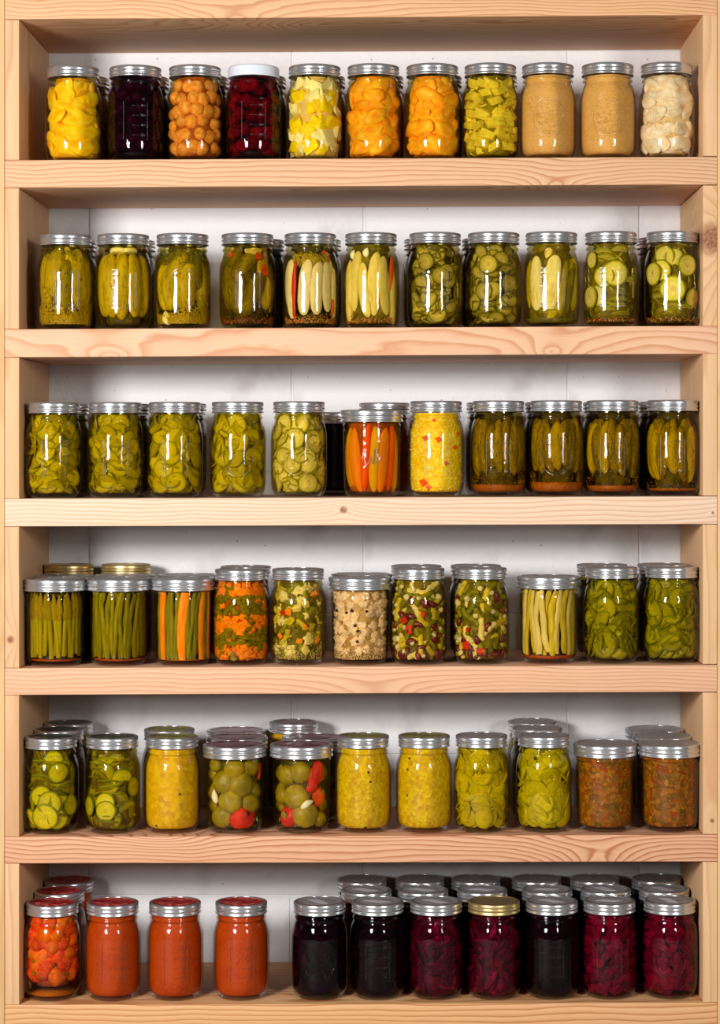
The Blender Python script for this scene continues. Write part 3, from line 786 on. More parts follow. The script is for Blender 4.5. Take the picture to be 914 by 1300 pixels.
STEM = food('stem_scar', (120, 110, 30), (150, 140, 60), None, 2.0)
ONION = food('onion', (196, 186, 140), (218, 208, 170), None, 1.5, vary=0.1)
KERN = food('corn_kernel', (246, 186, 4), (255, 212, 14), None, 1.5, vary=0.08)
KERN_P = food('pale_kernel', (214, 192, 70), (236, 220, 110), None, 1.5, vary=0.08)
PEPC = plain('peppercorn', (22, 16, 10), 0.5); SEED_Y = plain('mustard_seed', (206, 166, 50), 0.4); SEED_T = plain('tan_seed', (220, 196, 128), 0.4)
FLAKE = plain('red_pepper_flake', (176, 60, 10), 0.4); SEED_O = plain('orange_seed', (200, 126, 26), 0.4); SEED_B = plain('brown_seed', (96, 58, 16), 0.4)
DILLM = plain('dill', (116, 112, 16), 0.6); DILLY = plain('dill_seed_head', (206, 170, 14), 0.6)
BEET = food('beet_slice', (36, 2, 18), (84, 4, 38), (126, 14, 62), 1.6, vary=0.55, bump=0.1, shine=0.15)
BEET_D = food('dark_beet', (16, 2, 10), (40, 2, 22), None, 1.4, vary=0.35, bump=0.1, shine=0.15)
BEET_R = food('crimson_beet', (80, 2, 34), (122, 6, 52), (126, 22, 40), 2.0, vary=0.45, bump=0.3, shine=0.15)
# ---------------------------------------------------------------- fillings
F_YEL = mass_mat('yellow_syrup_mass', [(220, 150, 10), (236, 174, 24)], 60, 30, bg=(206, 140, 10))
F_ORG = mass_mat('orange_syrup_mass', [(222, 134, 8), (236, 152, 16)], 60, 30, bg=(200, 116, 8))
F_PEAR = mass_mat('pear_mass', [(216, 184, 120), (228, 202, 146)], 60, 30, bg=(190, 158, 90))
F_OLIVE = mass_mat('olive_mass', [(92, 80, 4), (112, 98, 6), (130, 114, 10)], 120, 40, bg=(76, 64, 4))
F_GREEN = mass_mat('green_mass', [(116, 106, 2), (136, 122, 4), (152, 138, 8)], 130, 50, bg=(92, 82, 2))
F_DARK = mass_mat('dark_olive_mass', [(66, 58, 8), (86, 76, 14), (100, 88, 20)], 120, 40, bg=(48, 42, 6))
F_PURP = mass_mat('purple_mass', [(20, 3, 12), (30, 4, 18)], 90, 40, bg=(12, 2, 8))
F_WINE = mass_mat('wine_mass', [(56, 4, 20), (80, 8, 32)], 110, 40, bg=(34, 2, 14))
F_AMB = mass_mat('amber_mass', [(150, 74, 12), (176, 94, 20)], 90, 30, bg=(120, 52, 8))
APPLE = mass_mat('apple_sauce', [(210, 158, 82), (214, 164, 90), (206, 152, 76)], 420, 30, bg=(220, 170, 98), bgf=0.4, bump=0.25)
TSAUCE = mass_mat('tomato_sauce', [(178, 62, 0), (186, 68, 0), (172, 56, 0)], 520, 40, bg=(188, 72, 0), bgf=0.5, bump=0.25)
RELY = mass_mat('yellow_relish', [(206, 170, 0), (212, 178, 4), (200, 160, 0), (190, 148, 0), (216, 184, 8)], 200, 60, bg=(198, 152, 0), bgf=0.4, bump=0.8)
RELS = mass_mat('squash_relish', [(212, 164, 0), (206, 156, 0), (216, 172, 6), (196, 142, 0)], 150, 40, bg=(214, 168, 4), bgf=0.5, bump=0.6)
RELB = mass_mat('brown_relish', [(140, 84, 0), (126, 82, 2), (156, 94, 2), (100, 72, 2), (170, 108, 4), (150, 54, 2)], 190, 45, bg=(112, 70, 0), bgf=0.4, bump=0.8)
CORN = mass_mat('corn_relish', [(242, 186, 4), (250, 204, 10), (232, 176, 20), (244, 214, 70)], 240, 60, bg=(230, 170, 4), bgf=0.3, bump=0.8)
SEDO = mass_mat('orange_sediment', [(186, 108, 4), (200, 122, 8), (170, 94, 4)], 500, 120, bg=(156, 84, 4)); SEDG = mass_mat('green_sediment', [(110, 104, 34), (92, 88, 24), (130, 122, 50)], 500, 120, bg=(74, 70, 16))
SEDR = mass_mat('red_sediment', [(176, 74, 6), (190, 88, 12), (156, 60, 4)], 500, 120, bg=(140, 60, 6))
SALSA = mass_mat('salsa_mass', [(190, 60, 12), (206, 84, 16), (176, 90, 14), (160, 100, 20)], 110, 40, bg=(170, 72, 10))
CREAM = mass_mat('cream_mass', [(170, 132, 70), (190, 156, 92)], 110, 40, bg=(140, 100, 44))
DISCS = [lambda v=v: sh_disc(v) for v in range(4)]
def discs(*v): return [sh_disc(i) for i in v]
V = lambda j, v: 0.0062 + v * (j.k['fill'] - 0.0068)

def c_peach(j, mat=PEACH_O, fill=F_ORG):
    j.filling(fill, 0.008)
    j.scatter('peach_half', [sh_half(i) for i in range(4)], [mat], 6, 5, (0.014, 0.019), layers=(0.004,), sc3=(1.1, .5, .8), tilt=0.5, jit=0.3)
    j.scatter('peach_half', [sh_half(i) for i in range(4)], [mat], 5, 4, (0.014, 0.020), layers=(0.0,), sc3=(1.15, .36, .72), tilt=0.35, roll=.7, jit=0.3)
def sh_half(v): return sh_blob(20 + v, .22, 1.1, 3)
def c_cherry(j):
    j.filling(F_PURP, 0.012); j.scatter('cherry', [sh_blob(1, .08), sh_blob(2, .08)], [CHERRY], 6, 8, (0.0085, 0.0100), layers=(0.001,))
def c_apricot(j):
    j.filling(F_AMB, 0.007); j.scatter('crab_apple', [sh_round(i) for i in range(5)], [APRI], 6, 7, (0.0088, 0.0108), layers=(0.009, 0.0), jit=0.22)
def c_plum(j):
    j.filling(F_PURP, 0.012); j.scatter('plum', [sh_blob(1, .08), sh_blob(2, .08)], [PLUM], 5, 7, (0.0095, 0.0115), layers=(0.001,), jit=0.25)
def c_mixfruit(j):
    j.filling(F_PEAR, 0.007)
    j.scatter('fruit_chunk', [sh_chunk(i, 0.5) for i in range(4)], [[MANGO_Y], [PEAR_W], [PEAR_W]], 6, 7, (0.0085, 0.0120), layers=(0.006, 0.0), sc3=(1.1, 0.5, 0.9), jit=0.3)
def c_pine(j):
    j.filling(F_GREEN, 0.009)
    j.scatter('pineapple_chunk', [sh_chunk(i, 0.3) for i in range(5)], [PINE], 7, 6, (0.0080, 0.0100), layers=(0.006, 0.0), sc3=(1.3, 0.7, 0.75), roll=0.5, jit=0.25)
def c_pear(j):
    j.filling(F_PEAR, 0.008)
    j.scatter('pear_slice', [sh_half(i) for i in range(4)], [PEAR], 5, 4, (0.014, 0.019), layers=(0.004, 0.0), sc3=(1.15, .42, .75), tilt=0.4, roll=.8, jit=0.3)
def pk(j, u, v, r, L, mat, roll=0.0, bend=0.3, depth=0.0, tilt=0.0, name='pickle', var=None, flat=None, fm=None, lab=None):
    """one long pickle: radius r, full length L (mm), leaning by roll (degrees)"""
    var = j.rg.randrange(4) if var is None else var
    if flat: return j.put(name, sh_capsule(var, bend, flat), [mat, fm], u, V(j, v), depth*0.001, D2(roll), tilt, 0, (r*.001, r*.001, L*.0005), label=lab)
    return j.put(name, sh_capsule(var, bend), [mat], u, V(j, v), depth*0.001, D2(roll), tilt, 0, (r*.001, r*.001, L*.0005), label=lab)
def c_dill1(j):
    j.filling(F_DARK, 0.013)
    for a in (-1.9, -1.4, 1.4, 1.9): pk(j, math.sin(a), 0.55, 10, 80, PICK, depth=2)
    pk(j, -0.66, 0.66, 14.5, 72, PICK, 10, 0.2, lab='pale yellow pickle'); pk(j, 0.68, 0.58, 13.5, 86, PICK, -4, 0.2); pk(j, -0.05, 0.47, 12.5, 78, PICK_G, 3, 0.1, 0, lab='dark green pickle standing in front'); pk(j, 0.3, 0.8, 9, 60, PICK, -10, 0.2, 8); j.put('pickle', sh_capsule(1, .1), [PICK_D], 0, V(j, .5), .012, 0, 0, 0, (.01, .01, .04))
    j.dill(DILLY, 2200, lambda r, t: 0.0075 + abs(r.gauss(0, 0.011)) * (0.8 + 0.6*abs(math.sin(t*2))) , L=0.005, wid=0.0007)
    j.dill(DILLM, 160, lambda r, t: 0.095 + r.uniform(0, 0.014), L=0.010)
def c_dill2(j):
    j.filling(F_DARK, 0.013)
    for a in (-2.0, -1.4, 1.4, 2.0): pk(j, math.sin(a), 0.5, 10, 86, PICK, depth=2)
    pk(j, -0.66, 0.50, 12.5, 90, PICK, -3, 0.1); pk(j, -0.06, 0.48, 12, 92, PICK, 2, 0.1); pk(j, 0.55, 0.50, 12.5, 88, PICK, -3, 0.15); pk(j, 0.93, 0.5, 9, 80, PICK, -4)
    pk(j, -0.25, 0.52, 8, 86, PICK, 0, 0, 9)
    for u in (-0.3, 0.35): j.put('garlic_slice', sh_disc(0), [GARLIC], u, V(j, 0.93), 0.0, 0, D2(78), 0, (0.0120, 0.034, 0.0120))
def c_dill3(j):
    j.filling(F_DARK, 0.013)
    for a in (-1.9, -1.3, 1.4, 1.9): pk(j, math.sin(a), 0.5, 11, 70, PICK, depth=2)
    pk(j, 0.25, 0.50, 16.5, 72, PICK, 6, 0.3); pk(j, -0.45, 0.62, 14, 70, PICK, 22, 0.3, 1.5); pk(j, 0.7, 0.68, 10, 60, PICK_G, -8, 0.3, 1); pk(j, -0.75, 0.45, 10, 60, PICK, -6, 0.2, 2); pk(j, 0.1, 0.88, 9, 56, PICK_G, 80, 0.3, 1)
    j.put('garlic_clove', sh_clove(), [GARLIC], -0.74, V(j, 0.07), 0, D2(-30), 0, 0, 0.0112)
    j.dill(DILLY, 1900, lambda r, t: 0.0075 + abs(r.gauss(0, 0.009)) * (1.0 + 0.5*math.sin(t*2)), L=0.005, wid=0.0007)
    j.dill(DILLM, 300, lambda r, t: 0.09 + r.uniform(0, 0.02), L=0.010)
def c_dill4(j):
    j.filling(F_DARK, 0.014)
    for a in (-1.9, -1.3, 1.9): pk(j, math.sin(a), 0.5, 11, 70, PICK_G, depth=2)
    pk(j, -0.55, 0.42, 13.5, 66, PICK_G, -4, 0.2); pk(j, 0.30, 0.38, 13.5, 68, PICK_G, 24, 0.2, 0.5); pk(j, -0.25, 0.72, 11.5, 66, PICK_G, 35, 0.4, 3); pk(j, 0.82, 0.62, 9, 80, PICK, 4, 0.2, 2); pk(j, 0.88, 0.42, 8, 50, PICK, 0, 0.2, 1); pk(j, -0.8, 0.8, 9, 50, PICK_G, 30, 0.2, 1)
    j.put('onion_piece', sh_strip(1, 0.2), [ONION], 0.28, V(j, 0.93), 0.0, D2(84), 0, 0, (0.0045, 0.003, 0.013))
    for (u, v, s) in ((0.5, .86, 6), (0.7, .66, 6), (0.62, .72, 4), (-.72, .88, 4)): j.put('red_pepper_piece', sh_blob(2, 0.35, 1.5), [ROPEP], u, V(j, v), 0.0, 1.0, 0, 0, (s*.001, s*.0005, s*.001))
    j.grains('pepper_seed', [FLAKE, SEED_O, SEED_B], 520, 0.0011, lambda r: 0.0075 + abs(r.gauss(0, 0.0045)))
def c_spear5(j):
    j.filling(F_DARK, 0.013)
    for a in (-2.1, -1.6, 2.0): pk(j, math.sin(a), 0.5, 9, 72, FLESH, depth=2)
    for (u, v, r, L, ro) in ((-.78, .44, 8.5, 82, -1), (-.22, .46, 9.0, 78, 5), (.28, .45, 9.0, 74, 3), (.66, .47, 7.5, 70, -2), (.92, .4, 6.5, 70, -2), (.02, .5, 8, 70, 0)):
        pk(j, u, v, r, L, PICK_G, ro, 0.25, 0 if u != .02 else 9, name='pickle_spear', flat=0.5, fm=FLESH)
    j.put('pepper_strip', sh_strip(1, -0.7), [RPEP], -0.60, V(j, 0.44), 0.0, D2(4), 0, 0, (0.0036, 0.004, 0.041))
    j.put('red_pepper_piece', sh_strip(2, 0.3), [ROPEP], 0.72, V(j, 0.86), 0.0, D2(-35), 0, 0, (0.004, 0.003, 0.010)); j.put('red_pepper_piece', sh_strip(3, 0.3), [ROPEP], 0.86, V(j, 0.22), 0.0, D2(10), 0, 0, (0.003, 0.003, 0.012))
    j.dill(DILLY, 160, lambda r, t: 0.088 + r.uniform(0, 0.014), L=0.014, amax=0.8, wid=0.00045)
    j.grains('pepper_seed', [FLAKE, SEED_O, SEED_Y], 520, 0.0012, lambda r: 0.0075 + abs(r.gauss(0, 0.0045)))
def c_spear6(j):
    j.filling(F_OLIVE, 0.007)
    for a in (-2.1, -1.7, 2.0): pk(j, math.sin(a), 0.5, 9, 72, FLESH_Y, depth=2)
    for (u, v, r, L, ro) in ((-.72, .54, 8.6, 84, 6), (-.28, .42, 7.6, 76, -6), (.14, .50, 8.8, 88, 3), (.54, .48, 7.2, 82, -4), (-.9, .3, 7, 60, 0), (.9, .3, 7, 70, 0)):
        pk(j, u, v, r, L, FLESH_Y, ro, 0.35, 0, name='pickle_spear', flat=0.5, fm=FLESH_Y)
    j.put('pepper_strip', sh_strip(0, 0.15), [ROPEP], 0.84, V(j, 0.62), 0, D2(-2), 0, 0, (0.0040, 0.004, 0.027))
    for (u, v) in ((-.25, .90), (-.85, .88)): j.put('garlic_clove', sh_clove(), [GARLIC], u, V(j, v), 0, D2(10), 0, 0, 0.0070)
    j.grains('pepper_seed', [FLAKE, SEED_O, SEED_Y], 480, 0.0011, lambda r: 0.0075 + abs(r.gauss(0, 0.004)))
def put_discs(j, L, mat, name='pickle_slice', vs=(0, 1, 2, 3), lab=None):
    for q in L:
        u, v, r = q[0], q[1], q[2]; d = q[3] if len(q) > 3 else 0; ti = q[4] if len(q) > 4 else 0; ro = q[5] if len(q) > 5 else j.rg.uniform(-3, 3); ya = q[6] if len(q) > 6 else 0
        j.put(name, sh_disc(vs[j.rg.randrange(len(vs))]), [mat], u, V(j, v), d*.001, ro, D2(ti), D2(ya), r*.001)
def c_grey7(j):
    j.filling(F_DARK, 0.012)
    j.scatter('pickle_slice', discs(0, 1, 2), [SL_GREY], 9, 6, (0.012, 0.015), layers=(0.009, 0.004), tilt=1.2, yaw=0.5)
    L = [(-.42, .78, 12.5, 0), (.22, .60, 12.5, 0, 5), (.48, .64, 12, 2), (.62, .55, 12, 3, 10), (.1, .12, 13, 0, -10), (-.6, .22, 12, 1, 60), (-.35, .42, 12, 2, 70), (-.6, .5, 13, 3, 20), (.2, .38, 12, 1, 65), (-.7, .1, 12, 0, 70), (.75, .2, 11, 1, 30), (.3, .86, 13, 2, 70), (-.1, .95, 12, 1, 75)]
    put_discs(j, L, SL_GREY)
def c_grey8(j):
    j.filling(F_DARK, 0.012)
    j.scatter('pickle_slice', discs(0, 1, 2), [SL_GREY], 9, 6, (0.012, 0.015), layers=(0.009, 0.004), tilt=1.2, yaw=0.5)
    L = [(-.22, .74, 13.5, 0), (.36, .80, 12, 1, 15), (.60, .50, 12.5, 0), (-.4, .40, 12.5, 0, 5), (-.05, .42, 12, 2), (-.6, .90, 10, 0, 20), (-.5, .12, 12, 1, 65), (.1, .08, 13, 0, 70), (.6, .15, 13, 0, 60), (.4, .3, 12, 2, 55), (-.7, .64, 11, 2, 30)]
    put_discs(j, L, SL_GREY)
def c_big9(j):
    j.filling(F_OLIVE, 0.007)
    for a in (-2.1, -1.7, 1.6, 2.0): pk(j, math.sin(a), 0.5, 9, 72, PICK, depth=2)
    pk(j, .52, .45, 8, 76, PICK, 8, .3, 2); pk(j, .80, .45, 7.5, 76, PICK_G, 14, .6, 0); pk(j, .95, .5, 7, 76, PICK, 4, .3, 0); pk(j, .36, .2, 8, 50, PICK, 40, .4, 4)
    pk(j, -.62, .50, 9.2, 76, FLESH_B, -1, 0.1, 0, name='pickle_spear', flat=0.35, fm=FLESH_B); pk(j, .02, .50, 11.0, 78, FLESH_B, 7, 0.1, 0, name='pickle_spear', flat=0.35, fm=FLESH_B); pk(j, -.2, .84, 7, 30, FLESH_Y, 10, 0, 4, name='pickle_spear')
    j.put('pickle_slice', sh_disc(1), [SL_YEL], 0.0, V(j, 0.12), 0.001, 0, D2(70), 0, 0.016)
    sed = j.filling(SEDG, 0.0006, 0.0062, 0.0125, name='sediment')
def c_big10(j):
    j.filling(F_OLIVE, 0.009)
    j.scatter('pickle_slice', discs(0, 1, 2), [SL_YEL], 8, 5, (0.014, 0.017), layers=(0.008,), tilt=1.1, yaw=0.5)
    L = [(.18, .62, 18.5, 0, 0), (-.30, .58, 15, 3, 0), (-.85, .33, 16, 0, 0), (-.62, .34, 15, 3, 5), (-.85, .80, 12, 1, 0), (-.45, .88, 15, 0, 62), (-.3, .80, 16, 1, 62), (.5, .90, 14, 0, 50), (.35, .36, 15, 0, 74), (.35, .28, 15.5, 0, 74), (.35, .20, 16, 0, 74), (.8, .5, 14, 3, 40), (-.2, .15, 15, 1, 74), (.5, .1, 15, 0, 74)]
    put_discs(j, L, SL_YEL, vs=(0,))
    j.grains('pepper_seed', [FLAKE, SEED_O, PEPC, SEED_Y], 420, 0.0012, lambda r: 0.0075 + abs(r.gauss(0, 0.0028)))
def c_big11(j):
    j.filling(F_OLIVE, 0.009)
    j.scatter('pickle_slice', discs(0, 1, 2), [SL_YEL], 8, 5, (0.014, 0.017), layers=(0.008,), tilt=1.1, yaw=0.5)
    L = [(.02, .42, 18.5, 0, 0), (.62, .72, 15.5, 0, 0), (-.80, .62, 16.5, 0, 0), (-.38, .84, 14.5, 0, 12), (-.50, .66, 15, 3, 0), (.1, .82, 13, 3, 0), (.84, .3, 15, 1, 10), (-.6, .3, 15, 2, 60), (.5, .18, 14, 0, 72), (-.3, .14, 15, 0, 76), (.1, .2, 14, 2, 70)]
    put_discs(j, L, SL_YEL, vs=(0,))
    j.grains('pepper_seed', [FLAKE, SEED_O, SEED_Y, PEPC], 380, 0.0012, lambda r: 0.0075 + abs(r.gauss(0, 0.0028)))
def c_sweet(j, mat=SL_PICK, size=(0.012, 0.0165), seeds=True, fill=F_GREEN, vs=(0, 1, 2, 3), n=(9, 6)):
    j.filling(fill, 0.0095)
    j.scatter('pickle_slice', discs(*vs), [mat], n[0], n[1] + 1, size, layers=(0.004,), tilt=0.9, yaw=0.5)
    j.scatter('pickle_slice', discs(*vs), [mat], n[0]-1, n[1], size, layers=(0.0,), tilt=0.75, yaw=0.4, skip=0.12)
    if seeds: j.grains('mustard_seed', [SEED_Y, SEED_O], 130, 0.0009, lambda r: r.uniform(0.008, 0.1))
def c_peppers(j):
    j.filling(F_AMB, 0.007)
    for a in (-2.1, -1.7, 1.7, 2.1): pk(j, math.sin(a), 0.5, 9, 82, OPEP, depth=1, name='pepper')
    for (u, v, r, L, m, ro, b) in ((-.70, .45, 10.5, 92, OPEP, -6, .3), (-.24, .50, 7, 94, ROPEP, 4, .2), (.14, .46, 9, 93, YPEP, 2, .1), (.50, .46, 10.5, 92, OPEP, 5, .2), (.80, .50, 7, 92, ROPEP, 5, .2), (-.92, .5, 7, 84, YPEP, 0, .2), (.95, .4, 7, 84, YPEP, 0, .2), (.2, .5, 9, 84, YPEP, 0, .1)):
        pk(j, u, v, r, L, m, ro, b, 10 if (u, m) == (.2, YPEP) else 0, name='pepper')
def c_corn(j):
    j.filling(CORN, 0.0022)
    j.grains('corn_kernel', [KERN, KERN, KERN_P], 1100, 0.0030, lambda r: r.uniform(0.009, 0.109), depth=0.0015)
    for (u, v, s) in ((.1, .66, 4.2), (-.42, .68, 4), (.72, .56, 3.6), (.85, .74, 3.4), (-.5, .12, 6), (-.3, .06, 4), (.4, .36, 3), (-.1, .9, 3)): j.put('red_pepper_piece', sh_chunk(1), [ROPEP], u, V(j, v), 0.0, 1.0, 0, 0, (s*.001, s*.0004, s*.001))
def c_gherkin(j, sed=SEDO, hs=0.016, n=7, r=(7.6, 9.6), dark=True):
    j.filling(F_DARK, 0.013)
    for a in range(7): pk(j, math.sin(-2.2 + a*0.73), 0.6, 8, 70, PICK_D, depth=6)
    lo = (hs - 0.005) / 0.11
    for i in range(n + 4):
        th = -2.1 + 4.2*(i + 0.5)/(n + 4) ; rr = j.rg.uniform(*r); L = j.rg.uniform(62, 80)
        j.put('pickle', sh_capsule(j.rg.randrange(4), 0.4), [PICK_D if j.rg.random() < .7 else PICK], 0, V(j, lo + .42 + j.rg.uniform(0, .07)), j.rg.uniform(0, .002), D2(j.rg.uniform(-7, 7)), 0, 0, (rr*.001, rr*.001, L*.0005), theta=th)
    if sed: j.filling(sed, 0.0006, 0.0062, hs, name='sediment')
    j.grains('mustard_seed', [SEED_Y, SEED_O], 60, 0.0009, lambda r: hs + abs(r.gauss(0, 0.008)))
def c_asparagus(j):
    j.filling(F_DARK, 0.014)
    for i in range(9): th = -2.2 + i*0.55; j.put('asparagus_spear', sh_asparagus(i % 4), [ASP, ASP_T], 0, V(j, .52), 0.006, 0, D2(j.rg.uniform(-5, 5)), 0, (0.0035, 0.0035, 0.042), theta=th)
    for i in range(19):
        th = -2.0 + 4.0*(i + .5)/19 + j.rg.uniform(-.04, .04); L = j.rg.uniform(41, 46)
        j.put('asparagus_spear', sh_asparagus(i % 6), [ASP, ASP_T], 0, V(j, .54 + j.rg.uniform(-.03, .03)), j.rg.uniform(0, .0015), D2(j.rg.uniform(-5, 5)), 0, j.rg.uniform(-1, 1), (0.0037, 0.0034, L*.001), theta=th, zlo=0.0105)
    j.filling(SEDR, 0.0010, 0.0062, 0.0085, name='sediment')
def c_beans(j, mats, n=20, r=(0.0032, 0.0040), sed=SEDR, L=(44, 46), sh=4, hs=0.009, roll=7):
    j.filling(F_DARK, 0.013)
    for lay in (0.005, 0.0):
        for i in range(n if lay == 0 else n - 5):
            m = n if lay == 0 else n - 5; th = -2.0 + 4.0*(i + .5)/m + j.rg.uniform(-.05, .05)
            j.put('bean_pod', sh_pod(i % 5, 1.0), [j.rg.choice(mats)], 0, V(j, .52 + j.rg.uniform(-.02, .03)), lay + j.rg.uniform(0, .0015), D2(j.rg.uniform(-roll, roll)), 0, 0, (j.rg.uniform(*r), 0.0034, j.rg.uniform(*L)*.001), theta=th, zlo=hs + 0.0008)
    if sed: j.filling(sed, 0.0008, 0.0062, hs, name='sediment')
def c_carrotbean(j):
    j.filling(F_DARK, 0.013)
    for i in range(8): j.put('carrot_stick', sh_stick(i % 4), [CARROT], 0, V(j, .5), 0.007, 0, 0, 0, (0.005, 0.004, 0.040), theta=-2.0 + i*.57)
    P = [(-.84, 'c', 5.6, 0), (-.60, 'b', 4, 1), (-.47, 'b', 4.4, -1), (-.27, 'b', 3.6, 2), (-.02, 'c', 6.6, 3), (.22, 'b', 3.6, -2), (.34, 'b', 4.0, 6), (.52, 'b', 3.8, 5), (.74, 'c', 5.6, 1), (.9, 'b', 4, 2), (-.96, 'b', 4, 0), (.97, 'c', 5, 0)]
    for u, t, r, ro in P:
        if t == 'c': j.put('carrot_stick', sh_stick(int(r*10) % 4), [CARROT], u, V(j, .5), 0, D2(ro), 0, 0, (r*.001, 0.0042, 0.0465))
        else: j.put('bean_pod', sh_pod(int(u*50) % 4, .8), [BEAN_G], u, V(j, .5), 0.0005, D2(ro), 0, 0, (r*.001, .0036, .0465))
    j.filling(SEDR, 0.0008, 0.0062, 0.0080, name='sediment')
def c_carrotdice(j):
    j.filling(F_AMB, 0.006)
    zc = ((0.010, 0.028, 'c'), (0.028, 0.048, 'b'), (0.048, 0.068, 'c'), (0.070, 0.094, 'b'), (0.096, 0.112, 'c'))
    for d in (0.005, 0.0):
        for z0, z1, t in zc:
            for th, z in j.grid(3, 10, z0, z1, 1.9, .4):
                cc = t == 'c' and j.rg.random() < .9 or t == 'b' and j.rg.random() < .18
                if cc: q = j.rg.uniform(.0044, .0066); j.put('carrot_chunk', sh_chunk(j.rg.randrange(4), .15), [CARROT], 0, z, d, j.rg.uniform(-1, 1), j.rg.uniform(-.5, .5), 0, (q*j.rg.uniform(.9, 1.6), q*.7, q), theta=th)
                else: q = j.rg.uniform(.0042, .0052); j.put('bean_piece', sh_pod(j.rg.randrange(4), .4), [BEAN_G], 0, z, d, j.rg.uniform(-2, 2), j.rg.uniform(-.4, .4), 0, (q, q, q*j.rg.uniform(1.8, 3.0)), theta=th)
def c_giard(j):
    j.filling(F_OLIVE, 0.007)
    j.scatter('cauliflower_floret', [sh_blob(i, 1.1, 1.9, 3, 'v') for i in range(3)], [CAULI_W], 5, 6, (0.007, 0.0095), layers=(0.007, 0.002), skip=.6)
    j.scatter('bean_piece', [sh_pod(i, .8) for i in range(4)], [[BEAN_G], [BEAN_Y]], 7, 5, (0.0036, 0.0046), layers=(0.003,), sc3=(1, 1, 2.6), roll=1.5, tilt=.2)
    sp = [(-.05, .66, 'y', 10), (.36, .70, 'y', 9), (-.38, .62, 'o', 8), (-.3, .50, 'g', 9.5), (-.62, .60, 'r', 6), (.30, .42, 'o', 6), (-.42, .36, 'g', 6), (.55, .42, 'g', 8), (.72, .83, 'o', 9), (.3, .12, 'y', 10), (-.7, .32, 'o', 6), (.05, .25, 'o', 7), (.62, .62, 'd', 9), (.75, .25, 'o', 7), (-.6, .2, 'g', 7), (.1, .55, 'd', 9), (-.75, .9, 'g', 8)]
    for u, v, t, r in sp:
        m = {'y': FLESH_Y, 'o': CARROT, 'g': BEAN_Y, 'r': RPEP, 'd': BEAN_G}[t]
        nm = {'y': 'squash_chunk', 'o': 'carrot_chunk', 'g': 'cucumber_chunk', 'r': 'red_pepper_piece', 'd': 'bean_piece'}[t]
        j.put(nm, sh_chunk(int(abs(u)*20) % 4, .3, .3), [m], u, V(j, v), 0.0, u*3, v, 0, (r*.0008, r*.0004, r*.0006))
    for u, v, s in ((-.62, .80, 9.5), (.0, .88, 9.5), (.42, .90, 8.5), (-.72, .5, 8), (.45, .27, 9), (-.60, .2, 7), (-.35, .12, 9), (.15, .75, 8)): j.put('cauliflower_floret', sh_blob(int(s*3) % 3, 1.1, 1.9, 3, 'v'), [CAULI_W], u, V(j, v), 0.0, u*4, 0, 0, (s*.001, s*.0006, s*.0008))
    j.grains('mustard_seed', [SEED_T], 260, 0.0010, lambda r: 0.008 + abs(r.gauss(0, 0.010)), amax=1.2)
def c_cauli(j):
    j.filling(CREAM, 0.006)
    j.scatter('cauliflower_floret', [sh_blob(i, 1.1, 2.0, 3, 'v') for i in range(4)], [CAULI], 7, 9, (0.0070, 0.0095), zlo=0.014, layers=(0.006, 0.0), sc3=(1, .7, .85), jit=.28)
    for u, v in ((-.32, .71), (-.52, .68), (-.08, .42), (-.1, .27), (.25, .7), (-.9, .7), (-.2, .5)): j.put('peppercorn', sh_blob(1, .1), [PEPC], u, V(j, v), 0, 0, 0, 0, 0.0022)
    j.grains('mustard_seed', [SEED_T, SEED_T, SEED_O], 900, 0.0011, lambda r: 0.0075 + abs(r.gauss(0, 0.006)))
def c_salad(j):
    j.filling(F_OLIVE, 0.007)
    j.scatter('bean_piece', [sh_pod(i, .8) for i in range(4)], [[BEAN_G], [BEAN_G], [BEAN_Y], [BEAN_P]], 7, 5, (0.0038, 0.0048), layers=(0.004, 0.0), sc3=(1, 1, 3.6), roll=1.5, tilt=.2, jit=.35)
    j.scatter('onion_piece', [sh_blob(2, .3)], [ONION], 6, 6, (0.0034, 0.0052), layers=(0.0,), skip=.4)
    j.scatter('kidney_bean', [sh_kidney()], [KID], 5, 6, (0.0075, 0.0085), layers=(0.0,), skip=.38, zhi=.095)
    for q in range(3): j.put('red_pepper_piece', sh_chunk(q), [RPEP], j.rg.uniform(-.7, .7), V(j, j.rg.uniform(.1, .9)), 0, q, 0, 0, (.005, .002, .006))
    j.scatter('kidney_bean', [sh_kidney()], [KID], 1, 9, (0.0075, 0.0085), zlo=.008, zhi=.012, layers=(0.0,), roll=.4)
def c_tomato4(j):
    j.filling(F_DARK, 0.012)
    for a, v in ((-1.9, .3), (1.9, .3), (-1.9, .75), (1.9, .75), (1.5, .5), (-1.5, .5)): j.put('green_tomato', sh_round(1), [TOMG], 0, V(j, v), .001, 0, 0, 0, .014, theta=a)
    L = [(.0, .95, 15), (-.60, .66, 16), (.36, .62, 18.5), (-.22, .38, 17.5), (-.68, .12, 16), (.78, .35, 14), (-.85, .9, 10), (.8, .92, 13)]
    for i, (u, v, r) in enumerate(L): j.put('green_tomato', sh_round(i % 4), [TOMG], u, V(j, v), 0.0 if i not in (0,) else .003, i, 0, 0, (r*.001, r*.0008, r*.001))
    j.put('red_pepper', sh_blob(5, .35, 1.2, 3), [RPEP], .34, V(j, .14), 0, D2(75), 0, 0, (.0135, .010, .019)); j.put('red_pepper_piece', sh_strip(1), [RPEP], .93, V(j, .8), 0, 0, 0, 0, (.004, .004, .012))
    j.put('stem', sh_blob(3, .6, 2.5), [PEPC], .52, V(j, .22), 0, 1.0, 0, 0, (.0036, .0012, .0022)); j.put('garlic_clove', sh_clove(), [GARLIC], -.82, V(j, .45), 0, D2(-20), 0, 0, (.0075, .0075, .0105))
